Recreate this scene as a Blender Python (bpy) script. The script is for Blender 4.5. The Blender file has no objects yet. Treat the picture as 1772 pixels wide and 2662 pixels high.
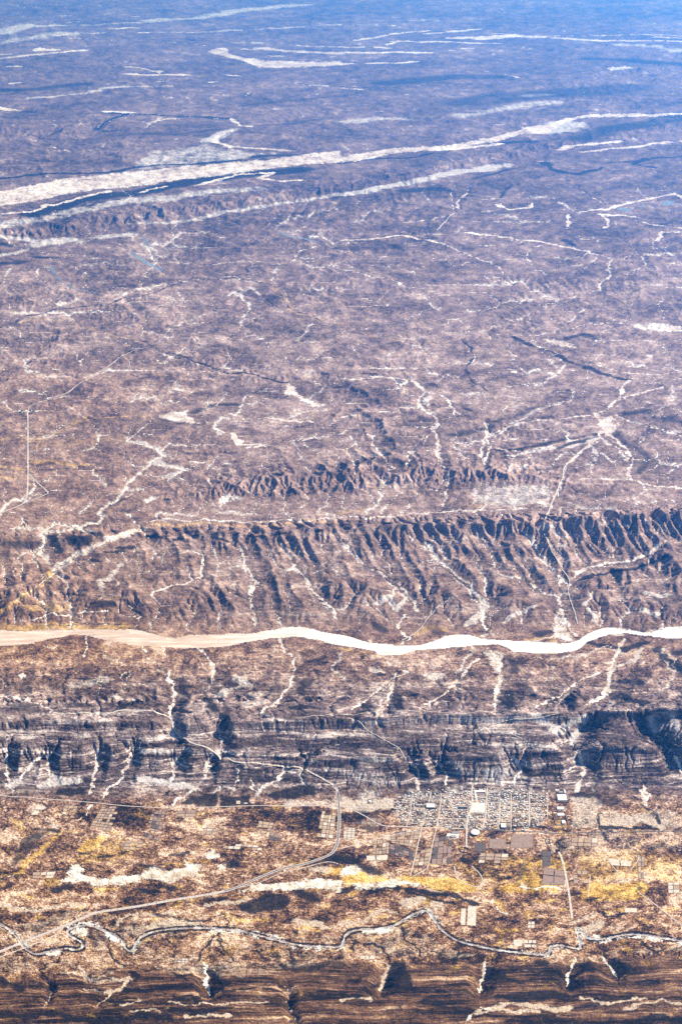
import bpy, math, random
import numpy as np
from concurrent.futures import ThreadPoolExecutor

# ------------------------------------------------------------------ camera, sky, sun, exposure
SC = bpy.context.scene
COL = SC.collection
H = 10000.0                      # flying height in metres
PITCH = math.radians(24.0)       # below the horizontal
F = 2662 * 50 / 36.0             # focal length in photograph pixels
CU, CV = 886.0, 1331.0
cam_d = bpy.data.cameras.new("aerial_camera")
cam_d.sensor_fit = 'VERTICAL'
cam_d.sensor_height = 36.0
cam_d.lens = 50.0
cam_d.clip_start = 10.0
cam_d.clip_end = 2.0e6
cam = bpy.data.objects.new("aerial_camera", cam_d)
COL.objects.link(cam)
cam.location = (0, 0, H)
cam.rotation_euler = (math.radians(90) - PITCH, 0, 0)
SC.camera = cam

SUN_EL = math.radians(29)
SUN_AZ = math.radians(58)        # clockwise from +Y (ahead) towards +X (right)
world = bpy.data.worlds.new("World")
SC.world = world
world.use_nodes = True
wn = world.node_tree
sky = wn.nodes.new('ShaderNodeTexSky')
sky.sky_type = 'NISHITA'
sky.sun_disc = False
sky.sun_elevation = SUN_EL
sky.sun_rotation = SUN_AZ
sky.altitude = 1500
wn.links.new(sky.outputs[0], wn.nodes['Background'].inputs[0])
wn.nodes['Background'].inputs[1].default_value = 0.05

sun_d = bpy.data.lights.new("sun", 'SUN')
sun_d.energy = 5.0
sun_d.angle = math.radians(0.5)
sun_d.color = (1.0, 0.90, 0.80)
sun = bpy.data.objects.new("sun", sun_d)
COL.objects.link(sun)
sun.rotation_euler = (math.radians(90) - SUN_EL, 0, math.pi - SUN_AZ)

SC.view_settings.view_transform = 'Standard'
SC.view_settings.look = 'None'
SC.view_settings.gamma = 1
SC.view_settings.exposure = 1.25
SC.render.engine = 'CYCLES'
SC.cycles.use_denoising = False
SC.cycles.max_bounces = 4
SC.cycles.volume_bounces = 1

rnd = random.Random(7)
RNG = np.random.default_rng(11)
f32 = np.float32

# ------------------------------------------------------------------ geometry of the view: pixel <-> ground
def ray(u, v):
    a = (u - CU) / F
    b = -(v - CV) / F
    dy = math.cos(PITCH) + b * math.sin(PITCH)
    dz = -math.sin(PITCH) + b * math.cos(PITCH)
    return a, dy, dz

def ground(u, v, z=0.0):
    """the point at height z that the photograph shows at pixel u, v"""
    a, dy, dz = ray(u, v)
    t = (z - H) / dz
    return a * t, dy * t

def project(x, y, z):
    zz = z - H
    fw = y * math.cos(PITCH) - zz * math.sin(PITCH)
    up = y * math.sin(PITCH) + zz * math.cos(PITCH)
    return CU + F * x / fw, CV - F * up / fw

def sin_dip(v):
    return np.sin(PITCH + np.arctan((v - CV) / F))

# ------------------------------------------------------------------ noise
POOL = ThreadPoolExecutor(4)
PERM = RNG.permutation(4096).astype(np.int32)
GA = RNG.random(4096) * 2 * np.pi
GX, GY = np.cos(GA).astype(f32), np.sin(GA).astype(f32)

def _perlin(x, y, seed):
    xi = np.floor(x); yi = np.floor(y)
    xf = (x - xi).astype(f32); yf = (y - yi).astype(f32)
    xi = xi.astype(np.int32) + seed * 131; yi = yi.astype(np.int32) + seed * 57
    u = xf * xf * xf * (xf * (xf * 6 - 15) + 10)
    v = yf * yf * yf * (yf * (yf * 6 - 15) + 10)
    def g(ix, iy, dx, dy):
        h = PERM[(PERM[ix & 4095] + iy) & 4095]
        return GX[h] * dx + GY[h] * dy
    a = g(xi, yi, xf, yf); b = g(xi + 1, yi, xf - 1, yf)
    c = g(xi, yi + 1, xf, yf - 1); d = g(xi + 1, yi + 1, xf - 1, yf - 1)
    a += u * (b - a); c += u * (d - c)
    return (a + v * (c - a)) * 1.5

def noise(x, y, seed=0):
    n = x.shape[0]
    if n < 64:
        return _perlin(x, y, seed)
    k = np.linspace(0, n, 9).astype(int)
    return np.concatenate(list(POOL.map(lambda i: _perlin(x[k[i]:k[i + 1]], y[k[i]:k[i + 1]], seed), range(8))), 0)

def fbm(x, y, octs, seed=0, gain=0.5, lac=2.03, ridged=False):
    s = 0; a = 1.0; tot = 0
    for o in range(octs):
        n = noise(x, y, seed + o * 7)
        if ridged:
            n = 1 - 2 * np.abs(n)
        s = s + a * n; tot += a
        a *= gain; x = x * lac + 3.7; y = y * lac - 1.3
    return s / tot

def smooth(a, b, x):
    t = np.clip((x - a) / (b - a), 0, 1)
    return t * t * (3 - 2 * t)

# ------------------------------------------------------------------ what the photograph shows, traced by tile
TILES = {'A1': (0, 0), 'B1': (886, 0), 'A2': (0, 600), 'B2': (886, 600), 'A3': (0, 1100), 'B3': (886, 1100),
         'A4': (0, 1500), 'B4': (886, 1500), 'A5': (0, 1980), 'B5': (886, 1980)}
TS = 1568 / 886.0

def tp(tile, s):
    ox, oy = TILES[tile]
    out = []
    for q in s.split():
        a, b = q.split(',')
        out.append((ox + float(a) / TS, oy + float(b) / TS))
    return out

# each line: kind(lower = line, upper = patch) width strength [depth reach] : points
TRACE = {  # d: dark ground, plus shade painted on gully walls and below the crest
'A1': """
s 2 .6: 90,15 80,25 125,37
P 0 .7: 0,130 130,105 180,118 60,160 0,165
P 0 .7: 0,190 60,170 220,150 500,145 300,165 0,205
s 5 1: 530,132 600,127 640,130
p 9 .7: 700,95 900,85 1080,50 1250,35 1420,20
p 5 .7: 170,120 420,115 600,105 760,95
s 4 .9: 250,165 480,150
s 3 .9: 600,105 700,97 850,88
s 3 .8: 270,75 330,70
s 3 .8: 300,105 420,95
s 3 .8: 380,30 470,25
s 2 .8: 770,65 840,62
s 3 .8: 620,77 705,70
s 3 .7: 340,175 500,185 640,193 800,197 980,215
s 5 .7: 640,150 800,148 880,150 1000,145
p 6 .6: 1000,145 1300,128 1568,112
S 0 1: 165,220 290,225 260,234 150,236
s 6 .9: 0,270 100,258 300,238 400,230
s 5 1: 0,250 50,248
s 4 .8: 40,305 90,305
s 4 1: 590,308 640,310 680,322 750,330
s 7 1: 590,340 700,345 870,345
s 4 1: 740,325 720,345
s 5 .9: 720,375 770,372
s 5 .9: 45,385 100,380
S 0 .85: 970,235 990,222 1050,222 1045,240 1120,262 1220,278 1380,280 1500,284 1568,280 1568,300 1350,310 1190,310 1130,284 1050,264 990,247
s 7 1: 985,235 1040,250 1170,285 1240,298 1568,298
s 4 1: 1125,225 1190,232
s 9 1: 1180,220 1330,235 1568,245
s 3 1: 1100,197 1220,197
s 4 1: 1365,210 1568,215
s 4 .9: 1230,255 1300,260
s 5 .9: 1050,345 1110,350
s 5 .9: 970,378 1000,376
s 4 .8: 1360,385 1420,392 1500,395
s 8 1: 0,495 40,505 110,510
d 5 .9: 100,515 160,515
p 7 .6: 140,450 380,430 480,405 780,395
d 7 .9: 480,518 600,527 700,527 850,537 1060,547
s 8 1: 490,513 610,518
s 2 .8: 600,525 720,527 860,537 1000,545 1060,545
d 5 .9: 610,525 540,540 480,565 445,595 480,605 540,600
s 2 .8: 600,530 540,543 480,568 448,592 480,602
s 4 .8: 670,585 690,565 750,550 830,545
s 5 1: 1060,545 1085,565 1105,578 1150,582
P 0 .9: 1150,580 1060,610 1040,630 1000,650 980,655 900,660 1000,610 1060,590
s 7 1: 1060,600 1000,630 990,655 1060,675 1180,685 1290,690 1350,695
s 3 .8: 245,670 260,680 300,690 330,700
d 4 .7: 1120,430 1140,440 1200,447
s 3 .8: 1150,420 1130,437
S 0 .72: 0,880 200,840 500,800 800,765 1050,745 1270,730 1380,710 1568,690 1568,745 1300,770 1000,810 700,850 400,880 200,920 0,950
s 10 1: 0,905 150,885 350,855 550,825 800,810 950,790 1200,770 1400,750 1568,735
s 7 1: 200,945 350,915 500,880
s 6 .9: 0,985 150,975 220,940
d 22 .85: 150,985 330,930 500,898 640,885 800,852 1000,822 1150,800 1300,792 1400,775
s 6 .9: 900,855 1000,830 1120,800 1250,795 1200,820 1300,835 1400,830
s 5 .9: 650,885 770,855
p 22 .6: 0,1040 150,1015 300,985 500,940 700,915 900,890 1100,875 1200,865
p 12 .6: 600,1030 900,1010 1200,950 1400,920 1568,890
P 0 .55: 700,690 960,665 1000,680 1360,700 1050,745 800,770 600,790
d 7 .9: 0,820 200,800 500,795 720,760 900,755 1100,738
d 8 .9: 1150,725 1350,712
d 16 .6: 0,415 150,412 250,400 400,385
d 10 .5: 500,625 800,620 1000,595
d 8 .5: 1100,490 1300,465 1568,440
d 10 .5: 1150,580 1350,570 1568,540
d 5 .6: 100,600 200,640 330,580
""",
'B1': """
s 8 1: 0,243 230,240 400,243
s 5 1: 0,218 180,218 230,222
s 5 1: 240,190 500,192 720,200
s 4 1: 210,205 260,190
s 5 .9: 60,187 250,155 400,140
s 6 .9: 400,155 640,133
s 9 1: 530,175 800,165 640,180
s 6 1: 800,165 1000,175 1200,188 1568,190
s 4 .9: 700,155 850,165 1000,165 1568,165
s 6 1: 1440,170 1568,175
s 6 1: 0,295 60,293
s 6 1: 130,292 350,282
s 4 1: 560,223 600,223
s 4 .7: 0,115 250,120
s 3 .7: 900,37 960,37
s 3 .7: 960,143 1020,143
s 3 .7: 340,200 410,200
p 4 .6: 300,95 440,88
p 10 .6: 1300,205 1450,215 1568,235
s 3 1: 740,342 790,350 810,358
s 3 .8: 660,328 700,332
S 0 .8: 1220,310 1300,303 1380,315 1240,327
s 4 .9: 0,405 90,412
d 22 .6: 200,385 330,370 480,355 720,355
d 14 .6: 1150,270 1400,285 1568,295
d 40 .55: 550,480 800,440 1100,420 1350,400
p 12 .8: 870,440 950,435
p 18 .6: 560,530 760,500 950,470
p 14 .6: 0,560 180,545 300,550
S 0 .75: 0,720 100,702 250,680 450,668 560,655 700,630 820,600 900,578 960,572 1040,542 1150,526 1400,526 1568,518 1568,530 1250,538 1150,540 1040,560 970,600 900,612 820,620 700,655 560,678 450,692 250,705 0,752
s 8 1: 0,735 100,712 250,697 450,682 560,667 700,640 820,607 900,587 960,580 1040,550 1150,532 1250,532 1400,531 1568,523
S 0 .9: 815,605 830,585 920,570 975,610 900,617
s 11 1: 420,692 560,680 730,662
d 6 .9: 0,752 100,737 300,727 420,703
d 9 .9: 700,664 880,652
p 26 .9: 960,605 1040,570
p 16 .8: 0,895 150,872 300,842 400,822 550,787 750,757
s 10 1: 1000,690 1060,670 1280,650
s 8 .9: 1100,700 1300,680 1568,650
d 26 .6: 1100,640 1250,592 1400,572 1568,540
d 8 .9: 940,750 960,770 1020,795 1100,800 1200,770
d 6 .8: 1200,750 1350,745 1450,725 1568,720
d 6 .8: 1400,730 1350,755 1460,775
d 18 .7: 300,880 440,870
d 6 .7: 600,825 820,770
s 7 1: 1568,905 1530,890 1450,910 1340,930 1270,945 1240,960 1100,975
s 6 1: 1170,985 1300,990 1370,1000
s 6 1: 720,940 740,955 780,965 870,955 880,935
d 5 .7: 730,910 780,850
s 4 .8: 650,915 760,920
s 5 1: 1040,990 1050,1020 1040,1040
s 4 .9: 1200,990 1230,1005 1215,1050
s 5 .8: 1380,1020 1440,1035 1568,1050
s 2 .8: 520,975 500,890 520,850
s 3 .9: 540,960 540,930 580,890 585,860
s 4 .8: 270,1025 340,1020 480,995
s 3 .7: 1110,880 1160,910 1210,940
d 5 .7: 440,905 600,900 700,915
d 7 .6: 1400,1040 1480,1030 1568,1020
s 3 .9: 1450,870 1500,880 1568,900
""",
'A2': """
p 20 .8: 0,115 80,100 190,60 340,40
p 16 .7: 440,30 600,15
p 12 .7: 0,25 150,45
d 24 .8: 0,150 120,140 40,130
d 22 .8: 170,120 280,125
d 14 .7: 0,60 120,80
d 12 .6: 330,150 300,170
d 6 .95: 0,440 60,425 120,395 240,365 340,352 500,337 560,310 700,287 800,247 900,217 1080,217 1150,227 1230,242
s 7 .9: 0,415 120,388 230,350 300,345
S 0 .9: 230,330 370,312 370,322 285,347
S 0 .8: 500,330 560,290 620,265 740,245 780,235 760,250 700,272 600,284 550,312
s 5 .9: 490,275 520,300 600,258
s 7 .9: 800,240 900,222 1000,205 1060,195
s 6 .9: 900,227 1000,222 1100,228
s 6 .9: 1200,160 1330,150 1370,105 1380,90 1470,68
s 5 .9: 1330,150 1440,140 1568,180
d 5 .9: 1200,165 1320,157 1360,120
d 8 .9: 950,190 1040,183
d 7 .8: 1080,213 1140,190 1130,165 1180,150
s 5 .9: 1140,210 1180,200 1200,190
S 0 .7: 540,332 600,325 640,303 590,340
s 3 .8: 510,345 580,370 650,385 730,410
s 4 .8: 720,300 760,305 790,320 800,340
s 3 .8: 850,330 870,310 850,270
s 3 .7: 0,235 50,240 70,280 150,325
d 5 .8: 80,295 150,325 240,340
d 14 .7: 500,270 620,250
d 14 .6: 400,380 460,385
o 11 .9: 90,425 130,410 230,410 330,405 350,440 420,455 500,475 570,490 680,525
s 4 .8: 90,425 130,410 230,410 330,405
s 4 .8: 500,478 570,490 680,522
d 3 .7: 80,430 230,418 340,420 400,450 500,485
s 6 .8: 690,535 740,560 770,575
S 0 1: 765,570 835,590 780,592
d 9 .9: 720,550 850,580 950,620 1050,655
s 4 .8: 850,588 950,624 1040,650
d 10 .95: 1050,655 1180,665 1280,690 1320,700
S 0 1: 1320,700 1350,720 1380,760 1440,790 1540,800 1460,812 1400,787 1360,757 1305,757
s 4 1: 1430,695 1470,670 1568,665
d 5 .7: 330,455 310,490 230,530 150,590 60,650 0,710
o 14 .8: 1230,240 1270,270 1310,300 1330,340 1340,370 1420,390 1500,420 1568,430
d 5 .8: 1230,240 1290,290 1320,345 1440,400 1568,440
s 4 .9: 1310,290 1330,330 1400,385
s 5 .8: 1480,415 1568,428
S 0 1: 720,855 780,838 880,823 850,845 905,888 800,872 740,865
o 7 .9: 340,890 440,860 560,858 700,850
o 12 .7: 240,940 340,890 400,850
s 5 1: 900,885 1000,890 1090,875 1240,862 1300,862 1440,880
s 8 1: 1240,862 1320,875 1440,882
s 6 .9: 900,903 950,912
S 0 1: 980,915 1035,935 1000,947
S 0 1: 1060,930 1100,960 1135,985 1090,987 1060,960
s 9 1: 1130,1000 1200,990 1235,985
d 26 .7: 880,840 1000,800 1120,800
d 8 .6: 940,900 1050,900 1160,880
d 10 .5: 1240,590 1400,560
d 9 .5: 700,450 900,420
d 8 .5: 1040,390 1120,360 1240,320
d 8 .5: 1080,500 1200,455 1340,420
d 4 .5: 0,600 140,610 250,580
d 4 .5: 180,660 300,700
d 4 .5: 170,690 320,650
p 4 .7: 700,520 800,450 1000,370
p 24 .7: 800,690 840,740
p 12 .7: 1200,740 1270,740
p 20 .5: 560,440 600,430
o 60 .35: 0,960 300,980 520,960
d 5 .7: 390,770 430,780 450,800
""",
'B2': """
s 5 .9 10 14: 0,175 60,165 170,158 260,160 400,165
s 6 1 12 16: 20,180 80,190 130,212 220,222 270,240 300,262 370,265 430,285 500,297 570,303
s 3 .7: 570,303 700,330 770,345 825,375
s 6 1 12 16: 0,45 130,40 200,30 290,22 380,40 470,60 560,100 620,125 690,148
s 4 1 10 14: 690,148 740,190 780,230 800,245
s 7 1 12 16: 580,8 700,22 880,45 960,60 1070,80 1130,95 1240,130
s 3 .8: 1240,130 1440,130 1568,195
s 7 1 12 16: 1240,130 1230,160 1240,210 1195,245 1190,275
s 3 .8: 1240,225 1340,240
s 4 .9 12 16: 920,65 880,80 850,120 870,145 900,175 940,200
d 14 .6: 880,160 970,215
d 20 .5: 660,85 750,150 800,190
d 14 .5: 1200,280 1260,320 1400,260
d 20 .5: 1340,240 1500,290 1568,300
d 10 .5: 930,140 1010,120
d 12 .5: 940,340 1100,310 1190,320
s 2 .8: 940,215 950,250 945,300 950,380 970,420
s 6 .9: 1568,5 1480,5 1450,45
d 9 .7: 1030,40 1075,75
s 5 1: 800,480 950,470 1050,450 1170,420 1340,435
S 0 .85: 1340,430 1450,425 1568,440 1568,467 1450,460 1360,452
d 26 .8: 1040,495 1120,475 1160,495
S 0 .85: 920,500 990,500 1085,525 1080,542 950,520
o 11 .7: 0,425 60,460 200,495 350,515 480,515 560,500
d 4 .6: 0,430 60,465 200,500 480,520 560,503
d 8 .8: 560,500 600,540 615,580 590,610 570,640 600,690 680,740
s 6 .9: 585,550 615,580 600,610
s 4 .7: 610,650 640,720 720,755
d 14 .95: 800,490 880,530 1000,575 1080,615 1190,655 1280,680 1330,690
s 9 .85: 1000,590 1030,620 980,670
s 5 .8: 880,520 1000,565
s 9 .8: 1100,605 1250,640 1400,660 1568,650
s 7 .9: 1330,680 1568,678
s 8 .8: 1440,700 1568,712
s 9 1 20 26: 0,680 100,680 200,670 280,680 340,700 385,740 360,770 355,800 380,825 430,855 440,890 420,915 450,960 440,1000 455,1062
S 0 .9: 375,780 410,755 410,805 370,802
s 6 1 12 16: 385,740 450,750 490,780 520,830 560,850
s 2 .7: 250,690 300,790 360,860 400,930
s 3 .9: 400,930 290,1040
s 10 1: 0,860 70,845
s 9 1 18 24: 660,955 700,930 800,890 900,870 1040,860 1150,850
p 12 .7: 790,885 870,840 980,800
s 8 .9 18 24: 660,950 680,980 660,1062
s 11 1 20 26: 1330,690 1300,710 1290,750 1250,800 1170,840 1180,860 1200,890 1190,940 1210,970
s 9 1 10 14: 1300,770 1400,740 1480,720
S 0 .8: 1180,850 1250,850 1265,920 1230,950 1200,930
s 10 .9 20 26: 1210,970 1270,1000 1320,1062
s 9 .9 20 26: 1190,960 1130,1000 1060,1062
s 9 1 16 24: 1270,850 1330,880 1450,910 1568,945
s 5 .9: 1350,820 1450,805 1568,830
s 9 .8: 700,1000 870,1010 1000,980 1100,960
d 36 .65: 1320,840 1400,830 1440,860
d 50 .6: 1480,860 1568,880
d 36 .6: 500,940 620,920 700,900
d 26 .6: 800,850 900,810
d 18 .7: 1000,1000 1170,950
d 20 .7: 560,810 600,830
d 14 .8: 100,660 170,660
d 22 .6: 400,705 440,710
d 16 .6: 700,880 760,860
S 0 .8: 770,640 810,642 805,656 770,654
S 0 .8: 390,552 415,558 405,570 388,565
S 0 .9: 1405,565 1450,572 1440,585 1403,580
p 20 .8: 560,750 620,745
p 8 .8: 1060,160 1110,158
p 10 .7: 690,215 720,215
s 4 .8: 320,520 350,570 360,600
""",
'A3': """
o 14 .9: 0,200 100,215
o 18 .8: 150,180 400,190
o 12 .8: 0,245 60,255
o 6 .9: 180,70 170,130
p 18 1: 600,85 720,115 760,150 720,180 860,215 760,250
s 10 .8: 600,85 720,115 760,150
s 10 .8: 740,190 850,215 770,255
s 14 .9: 980,20 1030,45
s 12 .9: 1060,45 1120,100 1230,100
s 9 .8: 1200,140 1230,165 1290,165
s 3 .8: 1480,0 1500,40 1568,45
s 9 .8: 870,175 960,185
p 10 .7: 490,335 560,320 640,300
S 0 .7: 660,360 680,340 740,325 720,350 680,370
S 0 1: 1005,370 1020,325 1065,320 1030,372
s 5 .9: 1010,370 1020,400 980,430
p 14 .6: 1080,340 1120,350
d 10 .9: 755,350 780,352
d 12 .6: 390,370 470,385
d 16 .6: 500,380 600,340
d 10 .6: 160,215 350,210 500,215
d 20 .5: 780,100 850,135 1000,150
d 18 .4: 480,120 560,60
s 9 .95: 650,460 720,442 850,450 950,440 1060,450 1200,455 1350,445 1568,435
o 14 .8: 700,465 1000,460 1300,465 1568,455
S 0 .85: 480,525 560,500 680,480 690,492 600,520 500,545
p 22 .9: 250,675 330,615 420,570 520,530 600,500
s 8 .8: 250,675 330,612 420,572 520,532
o 16 .8: 0,860 100,800 250,680
s 6 .8: 60,820 150,770 250,690
s 7 1: 100,912 160,905 210,880 250,872 280,885 400,870 500,865
p 18 .8: 80,485 180,485 220,500
p 14 .8: 230,500 350,480 440,500
p 16 .8 20 30: 210,500 190,600 230,650
d 60 .6: 40,560 160,560
d 40 .5: 20,600 100,620
d 22 .9: 245,520 270,590
D 0 .75: 290,515 430,515 430,545 380,575 300,565
d 16 .8: 480,592 560,590
d 18 .8: 540,575 620,570
d 14 .7: 410,630 470,632
d 18 .8: 690,525 760,520
d 14 .8: 800,538 840,533
d 12 .8: 890,520 925,512
d 14 .85: 1000,530 1045,545
d 16 .85: 1070,512 1090,505
d 14 .85: 1180,525 1210,520
d 14 .85: 1280,510 1310,505
d 12 .85: 1380,500 1400,498
d 12 .85: 1460,495 1480,492
s 7 1 45 40: 880,590 930,600 940,650 920,710 830,740 700,780
s 9 1 60 46: 1100,560 1120,600 1140,680 1180,730 1150,790 1165,880 1175,930
s 9 1 60 46: 1290,550 1330,600 1345,650 1400,710 1440,780 1530,850 1540,900
p 16 .8 50 46: 560,650 500,720 460,720 470,780
s 4 .6 40 36: 1060,590 1030,650 1060,720
s 4 .6 40 36: 1480,560 1490,620 1540,680
s 4 .5 34 36: 620,580 600,640
s 4 .5 36 36: 760,590 740,650 680,690
s 5 .8 30 30: 600,840 640,890 630,940
p 10 .6 30 30: 700,790 740,830
d 30 .7: 430,830 520,830
d 14 .7: 600,830 650,880
o 30 .6: 0,935 250,930 600,930
d 8 .6: 200,930 450,925 600,925
o 40 .5: 100,840 300,850
s 4 .7: 440,830 480,780 520,740 560,760
o 5 .8: 400,835 450,830 480,790
s 4 .6: 60,620 70,690
d 5 .8: 70,660 75,710
""",
'B3': """
s 8 1 26 26: 440,0 430,40 450,90 450,150 480,220 480,330 470,370 465,400
s 10 .9 26 26: 660,0 680,60 650,110 655,185
p 10 .8: 700,60 770,20 850,0
s 7 .9 40 30: 40,60 70,90 30,120 60,180 65,240
s 7 .9 40 30: 120,50 150,60 140,95 200,160 240,210
s 5 .9 30 30: 300,200 310,150 400,60
p 12 1: 750,150 900,125 1050,110 1190,65
d 18 .7: 700,122 900,102 1190,50
d 50 .5: 260,60 200,110 300,130
d 40 .6: 0,190 200,175 330,190
s 5 .9: 1190,65 1100,130 1030,200 1020,250 990,320 960,390
s 12 .95 20 26: 1200,0 1220,50 1270,80 1320,130 1340,180 1320,230 1340,260 1400,280 1480,295 1568,300
d 30 .6: 1260,40 1340,110 1410,160 1370,230
s 8 .9: 1400,0 1568,45
p 10 .7: 1140,100 1180,140 1150,190 1150,230
d 20 .6: 900,215 1000,200
d 26 .5: 1180,340 1240,325
P 0 .5: 620,270 980,280 960,370 600,370
S 0 1: 900,345 960,343 958,378 900,375
o 18 .7: 600,385 700,370
o 16 .8: 0,410 120,400
s 7 1: 0,430 200,430 330,415 480,405 600,405 750,400 900,387 960,380
d 10 .5: 0,450 400,440 700,430
p 20 .7: 1080,385 1250,390
s 9 1 60 46: 0,540 40,590 100,660 180,690 250,730 300,780 350,860
s 5 .8 50 36: 180,520 190,600 230,690
s 11 1 70 50: 380,540 410,570 450,640 540,710 590,740 620,790 660,840 650,900 670,950
s 5 .8 50 40: 600,480 640,520 680,570
s 6 .8 50 40: 560,600 610,620 720,655 800,670
s 5 .7 50 36: 300,500 330,560
s 11 .95 60 46: 820,490 870,520 900,590 950,650 1000,700 1050,750
s 4 .6 50 36: 760,470 790,520 830,560
s 14 .95 50 40: 1060,715 1100,680 1200,650 1240,640 1350,630 1430,590 1500,540
d 12 .9: 1080,725 1200,695 1400,655 1500,605
s 8 .9 50 46: 720,690 850,720 930,780 1000,800 1010,840
p 14 1 30 36: 160,830 230,790 250,760
p 14 1 30 36: 225,800 260,860 300,800
s 9 1 30 36: 300,880 260,940 310,990 280,1020
p 12 .9: 750,920 800,880 890,840
s 4 .9: 390,900 430,850 500,800 550,830
p 22 .9: 640,800 660,840 580,930
s 9 .9: 850,1000 940,990 980,980
p 12 .9: 1120,830 1160,780
p 12 .9: 1140,850 1180,930
p 22 .8: 1390,860 1440,880
p 16 .9 40 36: 1400,780 1470,800 1500,790
s 5 .8 50 40: 970,455 1010,560
s 6 .8 60 40: 1060,465 1150,570 1200,615
s 6 .8 60 40: 1130,460 1190,550 1240,625
s 6 .8 60 40: 1200,440 1250,540 1250,630
s 6 .8 60 40: 1290,430 1340,530 1400,600
s 6 .8 60 40: 1370,425 1420,510 1450,570
s 6 .8 60 40: 1440,415 1500,520
s 5 .8 50 40: 1510,410 1568,480
s 5 .8 50 40: 1350,640 1420,720 1500,800
d 26 .7: 900,970 960,960
d 30 .5: 400,930 460,970
d 24 .6: 150,920 200,960
""",
'A4': """
d 12 .45: 0,686 200,682 300,679 500,676 780,680
d 12 .45: 810,692 900,684 1000,686
d 12 .45: 1040,690 1200,680 1400,672 1568,672
s 6 .9 20 20: 395,262 405,320 380,370
s 6 .9 12 16: 660,315 670,350
s 5 .9 12 16: 750,315 755,360
s 8 1 26 26: 905,320 960,380 985,410 975,460
s 9 1 40 36: 1280,280 1300,320 1350,380 1345,440 1330,510 1270,580 1190,630
s 10 1 46 40: 770,440 795,500 800,560 780,620 785,650
d 30 .6: 835,470 850,520 840,600
d 26 .8: 960,560 985,610
d 6 .8 24 24: 320,440 300,480 290,540
d 6 .8 24 24: 560,450 575,490 590,530
s 6 .7: 580,440 540,480
p 14 .7: 520,540 560,560
S 0 .8: 80,450 110,435 120,460 90,475
p 26 .7: 1010,540 1150,500 1080,460
p 30 .6: 340,500 480,470
s 8 1: 0,545 80,555 150,575 220,600 240,620
d 40 .5: 60,590 160,610
d 26 .6: 320,585 400,590
d 20 .7: 560,600 640,570
d 30 .6: 1380,520 1420,470
d 20 .8: 1340,600 1450,600
s 8 .9 50 36: 40,790 30,870 40,930 60,985
s 9 .9 50 36: 200,815 150,860 100,920 60,985
s 8 .9 50 30: 232,800 228,930 230,965
s 9 .95 55 36: 445,790 440,880 430,940 415,1000
s 11 .95 55 36: 615,780 590,860 560,930 500,970 470,1015
s 9 .95 55 36: 825,810 800,900 790,940
s 11 .95 55 36: 1000,815 950,870 930,940 900,970 820,1020 790,1050
s 7 .9 50 30: 790,640 800,700 800,750
s 8 .9 60 40: 1000,672 1020,740 1030,805
s 12 .95 20 30: 1320,880 1280,930 1220,960 1180,1015
s 6 .9: 1150,930 1170,980 1190,1005
s 5 .8: 1090,880 1085,950 1060,970
p 24 .9: 280,945 360,938
p 22 .9: 640,930 740,940 800,960 900,970
p 12 .9: 980,990 1040,965 1080,975
p 30 .9: 200,960 260,940
p 30 .9: 50,960 100,940
D 0 .75: 70,985 130,960 220,965 215,1005 60,1005
D 0 .75: 240,1005 270,970 380,965 405,1000
D 0 .75: 820,1062 870,1010 1000,985 1000,1062
D 0 .75: 1200,1015 1300,970 1450,960 1460,1015
D 0 .75: 1010,1000 1150,1000 1160,1062 1010,1062
P 0 .6: 1300,1020 1560,1010 1560,1062 1300,1062
s 12 1: 1310,890 1350,900
""",
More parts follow.
